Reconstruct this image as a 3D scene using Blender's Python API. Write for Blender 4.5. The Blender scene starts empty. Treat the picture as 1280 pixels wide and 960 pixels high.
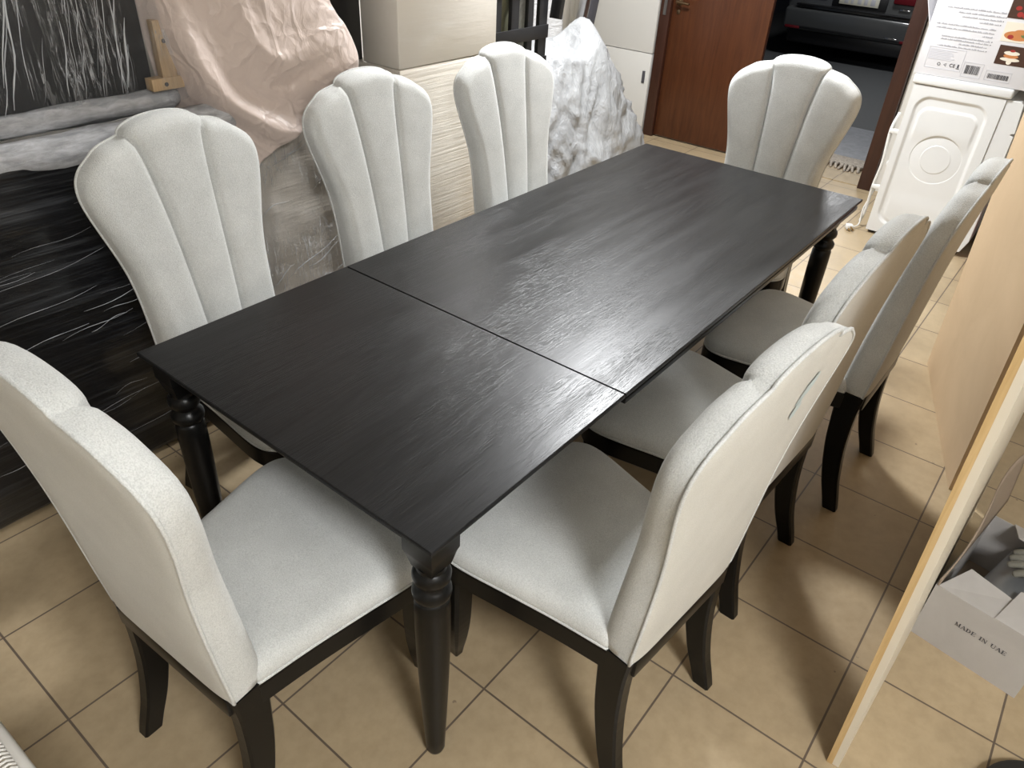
import bpy, bmesh, math, random
from mathutils import Vector, Matrix, noise
random.seed(7)
PI = math.pi
C = bpy.context.scene.collection

# ------------------------------------------------------------------ materials
def mat(name, col=(.5,.5,.5), rough=.5, metal=0., spec=.5, coat=0., coat_r=.1, sheen=0.):
    m = bpy.data.materials.new(name); m.use_nodes = True
    b = m.node_tree.nodes['Principled BSDF']
    b.inputs['Base Color'].default_value = (*col, 1)
    b.inputs['Roughness'].default_value = rough
    b.inputs['Metallic'].default_value = metal
    b.inputs['Specular IOR Level'].default_value = spec
    b.inputs['Coat Weight'].default_value = coat
    b.inputs['Coat Roughness'].default_value = coat_r
    b.inputs['Sheen Weight'].default_value = sheen
    return m
def N(m, t, **kw):
    n = m.node_tree.nodes.new(t)
    for k, v in kw.items(): setattr(n, k, v)
    return n
def L(m, a, b): m.node_tree.links.new(a, b)
def bsdf(m): return m.node_tree.nodes['Principled BSDF']
def coords(m, scale=(1,1,1), rot=(0,0,0), loc=(0,0,0), src='Object'):
    tc = N(m, 'ShaderNodeTexCoord'); mp = N(m, 'ShaderNodeMapping')
    mp.inputs['Scale'].default_value = scale; mp.inputs['Rotation'].default_value = rot
    mp.inputs['Location'].default_value = loc
    L(m, tc.outputs[src], mp.inputs['Vector']); return mp.outputs['Vector']
def noise_n(m, vec, scale, detail=3, rough=.5, dist=0.):
    n = N(m, 'ShaderNodeTexNoise'); n.inputs['Scale'].default_value = scale
    n.inputs['Detail'].default_value = detail; n.inputs['Roughness'].default_value = rough
    n.inputs['Distortion'].default_value = dist
    L(m, vec, n.inputs['Vector']); return n.outputs['Fac']
def ramp(m, fac, stops):
    r = N(m, 'ShaderNodeValToRGB'); e = r.color_ramp.elements
    while len(e) < len(stops): e.new(.5)
    for i, (p, c) in enumerate(stops):
        e[i].position = p; e[i].color = (*c, 1) if len(c) == 3 else c
    L(m, fac, r.inputs['Fac']); return r.outputs['Color']
def bump(m, h, strength=.3, dist=.01, prev=None, node=None):
    b = N(m, 'ShaderNodeBump'); b.inputs['Strength'].default_value = strength
    b.inputs['Distance'].default_value = dist; L(m, h, b.inputs['Height'])
    if prev is not None: L(m, prev, b.inputs['Normal'])
    L(m, b.outputs['Normal'], (node or bsdf(m)).inputs['Normal']); return b.outputs['Normal']
def mixc(m, fac, a, b, mode='MIX'):
    x = N(m, 'ShaderNodeMix', data_type='RGBA', blend_type=mode)
    for s, v in ((x.inputs[0], fac), (x.inputs[6], a), (x.inputs[7], b)):
        if isinstance(v, (int, float)): s.default_value = v
        elif isinstance(v, tuple): s.default_value = (*v, 1)
        else: L(m, v, s)
    return x.outputs[2]
def math_n(m, op, a, b=None, c=None):
    x = N(m, 'ShaderNodeMath', operation=op)
    for i, v in enumerate((a, b, c)):
        if v is None: continue
        if isinstance(v, (int, float)): x.inputs[i].default_value = v
        else: L(m, v, x.inputs[i])
    return x.outputs[0]

def fabric(name, lo, hi, scale=1.0, weave=.5):
    m = mat(name, hi, .95, spec=.15, sheen=.15)
    v = coords(m)
    n1 = noise_n(m, v, 400*scale, 2, .6); n2 = noise_n(m, v, 9, 3, .5)
    c = ramp(m, n1, [(.33, lo), (.62, hi)])
    c = mixc(m, .35, c, ramp(m, n2, [(.3, tuple(x*.9 for x in lo)), (.75, hi)]))
    L(m, c, bsdf(m).inputs['Base Color'])
    s = math_n(m, 'ADD', noise_n(m, v, 420*scale, 2, .7), math_n(m, 'MULTIPLY', n1, 1.0))
    vo = N(m, 'ShaderNodeTexVoronoi'); vo.inputs['Scale'].default_value = 330*scale; L(m, v, vo.inputs['Vector'])
    s = math_n(m, 'ADD', s, vo.outputs['Distance'])
    bump(m, s, weave, .0012)
    return m

M = {}
M['fabric'] = fabric('upholstery_fabric', (.49,.50,.49), (.70,.71,.695))
M['fabric_back'] = fabric('upholstery_fabric_plain', (.52,.505,.455), (.63,.615,.565), 1.2, .25)
M['black_wood'] = mat('black_lacquered_wood', (.0035,.0034,.0034), .32, spec=.28)
M['tabletop'] = mat('black_grained_wood', (.012,.012,.0125), .4, spec=.29)
def _tt():
    m = M['tabletop']; v = coords(m, (.55, 24, 24))
    warp = noise_n(m, coords(m, (.7, 3, 3)), 1.6, 1.5, .5, .3)
    vv = N(m, 'ShaderNodeVectorMath', operation='ADD'); cb = N(m, 'ShaderNodeCombineXYZ')
    L(m, math_n(m, 'MULTIPLY', warp, 4.0), cb.inputs[1]); L(m, v, vv.inputs[0]); L(m, cb.outputs[0], vv.inputs[1])
    g = noise_n(m, vv.outputs[0], 6.0, 2.5, .6); g2 = noise_n(m, coords(m, (4, 110, 110)), 4.0, 1, .5)
    pores = ramp(m, g2, [(.40, (0,0,0)), (.52, (1,1,1))])
    gr = ramp(m, g, [(.36, (0,0,0)), (.6, (1,1,1))])
    h = math_n(m, 'ADD', math_n(m, 'MULTIPLY', gr, .22), math_n(m, 'MULTIPLY', pores, .5))
    h = math_n(m, 'MULTIPLY', h, ramp(m, noise_n(m, coords(m, (.8, 3.2, 3)), 2.6, 2, .5), [(.38, (.22,.22,.22)), (.62, (1,1,1))]))
    bump(m, h, .5, .0008)
    L(m, ramp(m, gr, [(0, (.006,.006,.0065)), (1, (.011,.011,.0115))]), bsdf(m).inputs['Base Color'])
    L(m, math_n(m, 'ADD', math_n(m, 'MULTIPLY', noise_n(m, coords(m, (.6,5,5)), 4, 3), .16), .25), bsdf(m).inputs['Roughness'])
_tt()

TS = .3573; TX, TY = .2514, .0690
M['tile'] = mat('beige_floor_tiles', (.5,.4,.3), .35, spec=.45)
def _tile():
    m = M['tile']
    tc = N(m, 'ShaderNodeTexCoord'); mp = N(m, 'ShaderNodeMapping')
    mp.inputs['Location'].default_value = (-TX/TS + 40, -TY/TS + 40, 0); mp.inputs['Scale'].default_value = (1/TS, 1/TS, 1)
    L(m, tc.outputs['Object'], mp.inputs['Vector'])
    br = N(m, 'ShaderNodeTexBrick', offset=0, squash=1)
    for k, v in (('Scale', 1), ('Mortar Size', .0085), ('Mortar Smooth', .25), ('Bias', 0), ('Brick Width', 1), ('Row Height', 1)): br.inputs[k].default_value = v
    br.inputs['Color1'].default_value = (.400,.314,.200,1); br.inputs['Color2'].default_value = (.440,.350,.228,1)
    br.inputs['Mortar'].default_value = (.13,.10,.076,1)
    L(m, mp.outputs['Vector'], br.inputs['Vector'])
    v = tc.outputs['Object']
    n = noise_n(m, v, 3.2, 5, .6, .4); n2 = noise_n(m, v, 26, 5, .65)
    c = mixc(m, 1.0, br.outputs['Color'], ramp(m, n, [(.25, (.82,.80,.77)), (.75, (1.10,1.08,1.05))]), 'MULTIPLY')
    c = mixc(m, 1.0, c, ramp(m, n2, [(.25, (.90,.89,.87)), (.6, (1.03,1.03,1.03))]), 'MULTIPLY')
    sp = N(m, 'ShaderNodeTexVoronoi'); sp.inputs['Scale'].default_value = 11; L(m, v, sp.inputs['Vector'])
    dirt = math_n(m, 'MULTIPLY', math_n(m, 'LESS_THAN', sp.outputs['Distance'], .06), math_n(m, 'GREATER_THAN', n2, .52))
    c = mixc(m, math_n(m, 'MULTIPLY', dirt, .55), c, (.12,.085,.06))
    L(m, c, bsdf(m).inputs['Base Color'])
    L(m, ramp(m, n2, [(.3, (.30,.30,.30)), (.7, (.50,.50,.50))]), bsdf(m).inputs['Roughness'])
    b1 = bump(m, br.outputs['Fac'], -.5, .003)
    bump(m, noise_n(m, v, 18, 4), .12, .004, prev=b1)
_tile()
M['wall'] = mat('cream_plaster', (.72,.69,.63), .8)
bump(M['wall'], noise_n(M['wall'], coords(M['wall']), 40, 4), .1, .004)
M['ceiling'] = mat('white_ceiling_paint', (.78,.77,.74), .85)
bump(M['ceiling'], noise_n(M['ceiling'], coords(M['ceiling']), 60, 3), .06, .004)

def streak_film(name, base, haze, rot, rough=.22, sc=(2.5, 60, 2.5), amt=(.52,.72), fine=.35, hz=.8, bst=.6, bdist=.004, src='Object'):
    """an opaque thing tightly wound in stretch film: pleats of the film run one way"""
    m = mat(name, base, rough, spec=.6, coat=.6, coat_r=.12)
    v = coords(m, sc, rot, src=src)
    n = noise_n(m, v, 2.2, 5, .6, .3)
    v2 = coords(m, tuple(s*2.2 for s in sc), tuple(r*.82 for r in rot), src=src)
    n2 = noise_n(m, v2, 2.0, 3, .6)
    big = noise_n(m, coords(m, src=src), 3.0, 3, .5)
    k = ramp(m, n, [(amt[0], (0,0,0)), (amt[1], (1,1,1))])
    k2 = math_n(m, 'MULTIPLY', ramp(m, n2, [(.55, (0,0,0)), (.75, (1,1,1))]), fine)
    kk = math_n(m, 'MULTIPLY', math_n(m, 'MAXIMUM', k, k2), ramp(m, big, [(.35, (.25,.25,.25)), (.65, (hz,hz,hz))]))
    L(m, mixc(m, kk, base, haze), bsdf(m).inputs['Base Color'])
    bump(m, math_n(m, 'ADD', n, math_n(m, 'MULTIPLY', n2, .5)), bst, bdist)
    return m
R = math.radians
M['film_black'] = streak_film('black_plastic_under_stretch_film', (.005,.0055,.007), (.085,.09,.10), (0, R(-9), 0), .28, (1.0, 36, 36), (.5,.8), .45, .75)
M['film_taupe'] = streak_film('taupe_cloth_under_stretch_film', (.52,.465,.40), (.62,.57,.51), (0, R(-10), 0), .3, (1.5, 30, 30), (.52,.8), .3, .6, .5)
M['film_beige'] = streak_film('beige_carton_under_stretch_film', (.80,.76,.69), (.85,.82,.77), (0, R(5), 0), .32, (1.2, 14, 14), (.5,.8), .25, .6, .3)
M['film_beige_low'] = streak_film('beige_carton_under_pleated_film', (.74,.69,.61), (.85,.82,.76), (0, R(24), 0), .25, (1.0, 42, 42), (.48,.66), .5, .9, .8)
M['foam_wrap'] = streak_film('grey_foam_wrap', (.30,.305,.32), (.60,.61,.64), (0, R(20), 0), .3, (7, 24, 24), (.35,.70), .4, 1., .45, .008)
M['white_plastic_sheet'] = streak_film('white_crinkled_plastic_sheet', (.62,.62,.62), (.8,.8,.8), (0, R(60), 0), .35, (3, 22, 22), (.4,.7), .5, .9, 1., .008)
M['tarp'] = mat('grey_dust_sheet', (.42,.435,.455), .42, spec=.5)
def _tarp():
    m = M['tarp']
    v = coords(m); a = noise_n(m, v, 5, 6, .62, 1.2); b = noise_n(m, coords(m, (1,1,.35), (0,.5,0)), 16, 5, .65, 1.8)
    L(m, ramp(m, a, [(.3, (.23,.235,.24)), (.7, (.33,.335,.34))]), bsdf(m).inputs['Base Color'])
    vo = N(m, 'ShaderNodeTexVoronoi', feature='DISTANCE_TO_EDGE'); vo.inputs['Scale'].default_value = 9
    L(m, coords(m, (1.2,1.2,.5), (.3,.6,0)), vo.inputs['Vector'])
    cr_ = ramp(m, vo.outputs['Distance'], [(0, (1,1,1)), (.18, (0,0,0))])
    h = math_n(m, 'ADD', math_n(m, 'ADD', a, math_n(m, 'MULTIPLY', b, .9)), math_n(m, 'MULTIPLY', cr_, .25))
    bump(m, h, .6, .018)
_tarp()
M['satin'] = mat('pale_pink_satin', (.64,.53,.475), .40, spec=.4, sheen=.3)
def _sat():
    m = M['satin']
    v = coords(m); wv = N(m, 'ShaderNodeVectorMath', operation='ADD')
    nz_ = N(m, 'ShaderNodeTexNoise'); nz_.inputs['Scale'].default_value = 5; nz_.inputs['Detail'].default_value = 3; L(m, v, nz_.inputs['Vector'])
    sc_ = N(m, 'ShaderNodeVectorMath', operation='SCALE'); sc_.inputs['Scale'].default_value = .22; L(m, nz_.outputs['Color'], sc_.inputs[0])
    L(m, v, wv.inputs[0]); L(m, sc_.outputs[0], wv.inputs[1])
    def crease(scale, w_, mp=(1,1,1), rot=(0,0,0)):
        mpn = N(m, 'ShaderNodeMapping'); mpn.inputs['Scale'].default_value = mp; mpn.inputs['Rotation'].default_value = rot
        L(m, wv.outputs[0], mpn.inputs['Vector'])
        vo = N(m, 'ShaderNodeTexVoronoi', feature='DISTANCE_TO_EDGE'); vo.inputs['Scale'].default_value = scale; L(m, mpn.outputs[0], vo.inputs['Vector'])
        return ramp(m, vo.outputs['Distance'], [(0, (1,1,1)), (w_, (0,0,0))])
    a = crease(9, .14, (1,1,.55), (0,.5,0)); b = crease(16, .2, (1,1,.7), (0,-.7,0)); n_ = noise_n(m, v, 12, 4, .6, 1.2)
    h = math_n(m, 'ADD', math_n(m, 'MULTIPLY', a, .7), math_n(m, 'MULTIPLY', b, .35)); h = math_n(m, 'ADD', h, math_n(m, 'MULTIPLY', n_, .9))
    bump(m, h, .6, .007)
_sat()
M['film_clear'] = bpy.data.materials.new('clear_stretch_film'); M['film_clear'].use_nodes = True
def _film():
    m = M['film_clear']; nt = m.node_tree; nt.nodes.remove(bsdf(m)); out = nt.nodes['Material Output']
    tr = N(m, 'ShaderNodeBsdfTransparent'); tr.inputs[0].default_value = (.93,.94,.95,1)
    gl = N(m, 'ShaderNodeBsdfPrincipled'); gl.inputs['Base Color'].default_value = (.75,.77,.8,1); gl.inputs['Roughness'].default_value = .12
    gl.inputs['Specular IOR Level'].default_value = .9
    v = coords(m, (17, 17, .7), (0, R(16), 0)); n = noise_n(m, v, 1.6, 5, .62, .5)
    n2 = noise_n(m, coords(m, (26,26,1.2), (0, R(-18), 0)), 1.3, 4, .6, .6)
    big = noise_n(m, coords(m), 5, 2)
    thin = ramp(m, math_n(m, 'ABSOLUTE', math_n(m, 'SUBTRACT', n, .5)), [(.0, (1,1,1)), (.022, (0,0,0))])
    thin2 = ramp(m, math_n(m, 'ABSOLUTE', math_n(m, 'SUBTRACT', n2, .5)), [(.0, (1,1,1)), (.018, (0,0,0))])
    k = math_n(m, 'ADD', math_n(m, 'MULTIPLY', thin, .5), math_n(m, 'MULTIPLY', thin2, .3))
    k = math_n(m, 'ADD', math_n(m, 'MULTIPLY', k, ramp(m, big, [(.4, (.1,.1,.1)), (.6, (1,1,1))])), .05)
    mx = N(m, 'ShaderNodeMixShader'); L(m, k, mx.inputs[0]); L(m, tr.outputs[0], mx.inputs[1]); L(m, gl.outputs[0], mx.inputs[2])
    L(m, mx.outputs[0], out.inputs['Surface'])
    bump(m, math_n(m, 'ADD', n, n2), 1.0, .02, node=gl)
_film()
M['film_pleat'] = mat('gathered_stretch_film', (.50,.52,.55), .12, spec=.9)
M['panel_black'] = mat('black_painted_panel', (.010,.010,.011), .4)
M['raw_wood'] = mat('raw_pine', (.55,.36,.18), .6)
def wood(m, a, b, sc=(3, 3, 40), rs=3, st=.1):
    n = noise_n(m, coords(m, sc), rs, 5, .6, .8)
    L(m, ramp(m, n, [(.3, a), (.7, b)]), bsdf(m).inputs['Base Color']); bump(m, n, st, .003)
wood(M['raw_wood'], (.40,.27,.15), (.55,.39,.23), (30, 30, 3))
M['door_wood'] = mat('reddish_brown_door_veneer', (.12,.04,.018), .35, spec=.4)
wood(M['door_wood'], (.058,.018,.007), (.090,.030,.011), (2, 14, 1.2), 3, .05)
M['frame_wood'] = mat('dark_brown_frame', (.075,.026,.014), .4)
wood(M['frame_wood'], (.030,.010,.006), (.05,.017,.009), (2, 14, 1.2), 3, .05)
M['board'] = mat('tan_fibreboard', (.56,.42,.29), .7)
wood(M['board'], (.54,.395,.245), (.61,.455,.29), (1.2, 1.2, 1.2), 2.5, .03)
M['ply_edge'] = mat('yellow_edge_band', (.62,.40,.16), .6)
wood(M['ply_edge'], (.50,.33,.14), (.62,.44,.22), (30, 30, 2), 3)
M['cream_face'] = mat('cream_laminate', (.66,.60,.49), .5)
M['enamel'] = mat('white_enamel', (.71,.715,.71), .28, coat=.3)
M['plastic_white'] = mat('white_plastic', (.74,.735,.71), .4)
M['carton_white'] = mat('white_printed_carton', (.66,.655,.675), .5)
M['print_grey'] = mat('grey_print', (.40,.40,.43), .6)
M['print_dark'] = mat('dark_print', (.06,.06,.07), .6)
M['print_line'] = mat('pale_grey_print', (.56,.56,.60), .6)
M['carton'] = mat('grey_white_carton', (.44,.42,.40), .75)
wood(M['carton'], (.41,.39,.375), (.47,.45,.43), (2, 2, 2), 3, .05)
M['carton_inside'] = mat('brown_carton_inside', (.30,.235,.175), .85)
M['cyl_metal'] = mat('grey_steel_cylinder', (.27,.28,.29), .32, metal=.55)
M['glove'] = mat('grey_knit_glove', (.16,.155,.13), .95)
bump(M['glove'], noise_n(M['glove'], coords(M['glove']), 160, 3), .6, .004)
M['rubber'] = mat('black_rubber', (.012,.012,.012), .5)
M['black_metal'] = mat('black_powder_coated_metal', (.009,.009,.010), .4)
M['steel'] = mat('brushed_steel', (.45,.45,.46), .28, metal=1.)
M['old_brass'] = mat('tarnished_brass', (.22,.15,.09), .35, metal=1.)
M['brass'] = mat('brass', (.55,.38,.16), .25, metal=1.)
M['car_paint'] = mat('dark_grey_car_paint', (.045,.047,.048), .3, coat=.8, coat_r=.05)
M['car_trim'] = mat('black_car_trim', (.004,.004,.005), .5)
M['car_glass'] = mat('dark_car_glass', (.01,.011,.012), .06, spec=.8)
M['red_lens'] = mat('red_lamp_lens', (.10,.006,.010), .25)
M['chrome'] = mat('chrome_trim', (.6,.6,.6), .12, metal=1.)
M['plate'] = mat('licence_plate', (.52,.50,.42), .5)
M['asphalt'] = mat('dark_garage_floor', (.042,.044,.046), .7)
bump(M['asphalt'], noise_n(M['asphalt'], coords(M['asphalt']), 60, 4), .3, .01)
M['garage_wall'] = mat('dark_blue_grey_wall', (.03,.033,.045), .8)
M['threshold'] = mat('grey_stone_threshold', (.17,.175,.19), .6)
wood(M['threshold'], (.14,.145,.16), (.21,.215,.23), (4, 4, 4), 4)
M['mat_cloth'] = mat('beige_rag_rug', (.45,.38,.31), .95)
wood(M['mat_cloth'], (.22,.19,.16), (.55,.48,.40), (14, 14, 14), 4, .5)
M['black_bag'] = mat('black_plastic_bag', (.012,.013,.015), .25, spec=.7)
bump(M['black_bag'], noise_n(M['black_bag'], coords(M['black_bag']), 18, 4, .6, 1.5), .9, .03)
M['red_cloth'] = mat('red_cloth', (.42,.02,.05), .8)
M['olive'] = mat('olive_grey_cloth', (.16,.16,.10), .8)
M['white_cane'] = mat('white_painted_cane', (.72,.70,.66), .45)
M['cream_cabinet'] = mat('cream_cabinet_paint', (.60,.59,.56), .4)
M['photo_brown'] = mat('dark_brown_print', (.06,.028,.018), .4)
M['photo_red'] = mat('red_berry_print', (.30,.03,.025), .4)
M['photo_orange'] = mat('orange_food_print', (.50,.20,.07), .4)
M['photo_cream'] = mat('cream_print', (.72,.66,.55), .4)
M['photo_green'] = mat('green_print', (.12,.17,.06), .4)
M['stain'] = mat('faded_blue_ink', (.50,.575,.575), .95)
M['lamp'] = bpy.data.materials.new('lit_diffuser'); M['lamp'].use_nodes = True
bsdf(M['lamp']).inputs['Emission Color'].default_value = (1, .965, .90, 1)
bsdf(M['lamp']).inputs['Emission Strength'].default_value = 6

# ------------------------------------------------------------------ helpers
def link(name, me, m=None, parent=None, smooth=False):
    o = bpy.data.objects.new(name, me); C.objects.link(o)
    if m is not None: me.materials.append(m)
    if parent: o.parent = parent
    if smooth and hasattr(me, 'polygons'):
        for p in me.polygons: p.use_smooth = True
    return o
def mesh(name, v, f, m=None, parent=None, smooth=False, weld=0):
    bm = bmesh.new(); vs = [bm.verts.new(p) for p in v]
    for q in f:
        try: bm.faces.new([vs[i] for i in q])
        except ValueError: pass
    if weld: bmesh.ops.remove_doubles(bm, verts=bm.verts, dist=weld)
    bmesh.ops.recalc_face_normals(bm, faces=bm.faces)
    me = bpy.data.meshes.new(name); bm.to_mesh(me); bm.free()
    return link(name, me, m, parent, smooth)
def bmobj(name, bm, m=None, parent=None, smooth=False, auto=None):
    bmesh.ops.recalc_face_normals(bm, faces=bm.faces)
    me = bpy.data.meshes.new(name); bm.to_mesh(me); bm.free()
    o = link(name, me, m, parent, smooth)
    if auto is not None: me.set_sharp_from_angle(angle=R(auto))
    return o
def empty(name, loc=(0,0,0), rz=0):
    o = bpy.data.objects.new(name, None); C.objects.link(o); o.location = loc; o.rotation_euler = (0,0,rz)
    o.empty_display_size = .05; return o
def tag(o, label, cat, group=None):
    o['label'] = label; o['category'] = cat
    if group: o['group'] = group
    return o
def struct(o): o['kind'] = 'structure'; return o
def add_box(bm, lo, hi, bev=0, seg=2, mtx=None):
    r = bmesh.ops.create_cube(bm, size=1)
    vs = r['verts']
    for v in vs:
        v.co = Vector([(lo[i]+hi[i])/2 + v.co[i]*(hi[i]-lo[i]) for i in range(3)])
    if bev:
        es = {e for v in vs for e in v.link_edges}
        r2 = bmesh.ops.bevel(bm, geom=list(es), offset=bev, segments=seg, affect='EDGES', profile=.5)
        vs = list({v for f in r2['faces'] for v in f.verts} | {v for v in vs if v.is_valid})
    if mtx is not None: bmesh.ops.transform(bm, matrix=mtx, verts=vs)
    return vs
def box(name, lo, hi, m, parent=None, bev=0, seg=2, mtx=None):
    bm = bmesh.new(); add_box(bm, lo, hi, bev, seg, mtx)
    return bmobj(name, bm, m, parent, smooth=bool(bev), auto=35 if bev else None)
def add_tube(bm, pts, r, n=8, closed=False, caps=True):
    pts = [Vector(p) for p in pts]; rs = r if isinstance(r, (list, tuple)) else [r]*len(pts)
    rings = []; up = None
    for i, p in enumerate(pts):
        if closed: d = pts[(i+1) % len(pts)] - pts[i-1]
        else: d = pts[min(i+1, len(pts)-1)] - pts[max(i-1, 0)]
        d.normalize()
        if up is None: up = d.orthogonal().normalized()
        up = (up - d*up.dot(d)); up = up.normalized() if up.length > 1e-6 else d.orthogonal().normalized()
        s = d.cross(up)
        rings.append([bm.verts.new(p + (up*math.cos(2*PI*k/n) + s*math.sin(2*PI*k/n))*rs[i]) for k in range(n)])
    m = len(rings)
    for i in range(m if closed else m-1):
        a, b = rings[i], rings[(i+1) % m]
        off = 0
        if closed and i == m-1:
            off = min(range(n), key=lambda k: (b[k].co - a[0].co).length)
        for k in range(n): bm.faces.new((a[k], a[(k+1) % n], b[(k+1+off) % n], b[(k+off) % n]))
    if caps and not closed: bm.faces.new(rings[0][::-1]); bm.faces.new(rings[-1])
def tube(name, pts, r, m, parent=None, n=8, closed=False):
    bm = bmesh.new(); add_tube(bm, pts, r, n, closed); return bmobj(name, bm, m, parent, True)
def add_lathe(bm, prof, n=32, c=(0,0,0), mtx=None):
    rings = []; new = []
    for r, z in prof:
        ring = [bm.verts.new((c[0]+r*math.cos(2*PI*k/n), c[1]+r*math.sin(2*PI*k/n), c[2]+z)) for k in range(n)]
        rings.append(ring); new += ring
    for a, b in zip(rings, rings[1:]):
        for k in range(n): bm.faces.new((a[k], a[(k+1) % n], b[(k+1) % n], b[k]))
    bm.faces.new(rings[0][::-1]); bm.faces.new(rings[-1])
    if mtx is not None: bmesh.ops.transform(bm, matrix=mtx, verts=new)
def catmull(P, n=10):
    P = [Vector(p) for p in P]; Q = [2*P[0]-P[1]] + P + [2*P[-1]-P[-2]]; o = []
    for i in range(1, len(Q)-2):
        a, b, c, d = Q[i-1:i+3]
        for k in range(n):
            t = k/n; o.append(.5*((2*b)+(c-a)*t+(2*a-5*b+4*c-d)*t*t+(3*b-3*c+d-a)*t**3))
    o.append(P[-1]); return o
def copy_tree(o, parent=None):
    c = o.copy(); C.objects.link(c); c.parent = parent
    for ch in list(o.children): copy_tree(ch, c)
    return c
def smoothstep(a, b, x):
    t = max(0, min(1, (x-a)/(b-a))); return t*t*(3-2*t)
def flat_text(name, s, size, m, parent, mtx, bold=.0, depth=.0004):
    cu = bpy.data.curves.new(name, 'FONT'); cu.body = s; cu.size = size; cu.extrude = depth; cu.offset = bold
    cu.align_x = 'CENTER'; cu.align_y = 'CENTER'
    tmp = bpy.data.objects.new(name, cu); C.objects.link(tmp)
    dg = bpy.context.evaluated_depsgraph_get(); me = bpy.data.meshes.new_from_object(tmp.evaluated_get(dg))
    bpy.data.objects.remove(tmp); me.transform(mtx); me.materials.clear()
    return link(name, me, m, parent)

# ------------------------------------------------------------------ setting
struct(box('floor', (-3.0,-2.4,-.1), (5.06,3.3,0), M['tile']))
struct(box('ceiling', (-3.0,-2.4,2.8), (5.06,3.3,2.9), M['ceiling']))
struct(box('wall_left', (-3.1,3.2,0), (5.06,3.3,2.8), M['wall']))
struct(box('wall_right', (-3.1,-2.5,0), (5.06,-2.4,2.8), M['wall']))
struct(box('wall_back', (-3.1,-2.4,0), (-3.0,3.2,2.8), M['wall']))
bm = bmesh.new()
add_box(bm, (5.0,2.34,0), (5.12,3.2,2.8)); add_box(bm, (5.0,-2.4,0), (5.12,.50,2.8)); add_box(bm, (5.0,.50,2.2), (5.12,2.34,2.8))
struct(bmobj('wall_front', bm, M['wall']))
bm = bmesh.new()
add_box(bm, (4.955,2.268,0), (5.13,2.352,2.26), .004); add_box(bm, (4.955,.505,0), (5.13,.595,2.26), .004)
add_box(bm, (4.955,.595,2.17), (5.13,2.268,2.26), .004)
tr = struct(bmobj('trim_1', bm, M['frame_wood'], None, True, 35))
box('strike_plate', (4.950,2.298,.90), (4.9548,2.322,1.08), M['steel'], tr)
d1 = struct(box('door_1', (4.985,1.50,.012), (5.03,2.265,2.165), M['door_wood'], bev=.003))
bm = bmesh.new()
xm = Matrix.Translation((4.984,2.21,1.0)) @ Matrix.Rotation(-PI/2, 4, 'Y')
add_lathe(bm, [(.026,0),(.026,.006),(.010,.010),(.009,.045),(.012,.05)], 20, mtx=xm)
add_tube(bm, [(4.936,2.21,1.0),(4.932,2.185,1.0),(4.934,2.11,.995)], [.011,.010,.008], 10)
add_lathe(bm, [(.016,0),(.016,.006),(.006,.008)], 16, mtx=Matrix.Translation((4.984,2.21,.93)) @ Matrix.Rotation(-PI/2, 4, 'Y'))
bmobj('door_handle', bm, M['old_brass'], d1, True, 40)
# outside: garage the doorway looks into
struct(box('trim_2', (5.0,.595,-.02), (5.14,1.50,.006), M['tile']))
tag(box('stone_doorstep', (5.62,.1,-.06), (6.6,3.2,.002), M['threshold'], bev=.004), 'grey stone slab on the ground just outside the open doorway', 'doorstep')
struct(box('floor_2', (5.13,-3,-.12), (18,8,-.01), M['asphalt']))
struct(box('wall_garage', (17.8,-3,-.1), (18,8,3.2), M['garage_wall']))
struct(box('ceiling_2', (5.13,-3,2.8), (18,8,2.9), M['garage_wall']))
struct(box('wall_garage_left', (5.13,4.4,-.1), (18,4.6,3.2), M['garage_wall']))
# landing between door and slab
struct(box('floor_3', (5.06,.1,-.06), (5.62,3.2,-.001), M['tile']))
bm = bmesh.new()
for i in range(26):
    y = .60 + i*.034 + random.uniform(-.008,.008); x0 = 5.345
    add_tube(bm, [(x0+.05, y, .012), (x0+random.uniform(-.01,.01), y+random.uniform(-.012,.012), .02), (x0-.06+random.uniform(-.02,.02), y+random.uniform(-.02,.02), .006)], [.011,.013,.008], 6)
rug = empty('doormat', (0,0,0)); tag(rug, 'beige rag doormat with a fringed edge lying outside the doorway', 'doormat')
bmobj('fringe', bm, M['mat_cloth'], rug, True)
box('mat_body', (5.39,.60,.002), (5.60,1.48,.018), M['mat_cloth'], rug, bev=.006)

# ------------------------------------------------------------------ table
LX, WY, H = 2.405, .966, .76
table = empty('dining_table', (LX/2, WY/2, 0)); tag(table, 'long black extending dining table with a seam across its wood-grained top', 'table')
def tb(name, lo, hi, m, bev=0, seg=3):
    o = (LX/2, WY/2, 0)
    return box(name, [lo[i]-o[i] for i in range(3)], [hi[i]-o[i] for i in range(3)], m, table, bev, seg)
def slab(name, x0, x1):
    # ogee-edged leaf: stacked outline rings
    bm = bmesh.new(); rings = []
    prof = [(0.0035, H), (0.0008, H-.0012), (0, H-.005), (0, H-.009), (.004, H-.0125), (.006, H-.016), (.012, H-.021), (.014, H-.027)]
    seam = {'l': x0 > .1, 'r': x1 < LX-.1}
    for ins, z in prof:
        il = min(ins, .001) if seam['l'] else ins; ir = min(ins, .001) if seam['r'] else ins
        rings.append([bm.verts.new((x-LX/2, y-WY/2, z)) for x, y in ((x0+il, ins), (x1-ir, ins), (x1-ir, WY-ins), (x0+il, WY-ins))])
    for a, b in zip(rings, rings[1:]):
        for k in range(4): bm.faces.new((a[k], a[(k+1) % 4], b[(k+1) % 4], b[k]))
    bm.faces.new(rings[0]); bm.faces.new(rings[-1][::-1])
    return bmobj(name, bm, M['tabletop'], table)
slab('extension_leaf', 0, .6455); slab('tabletop', .6495, LX)
tb('under_frame', (.665,.008,H-.042), (LX-.012,WY-.008,H-.0272), M['black_wood'], .002)
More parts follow.
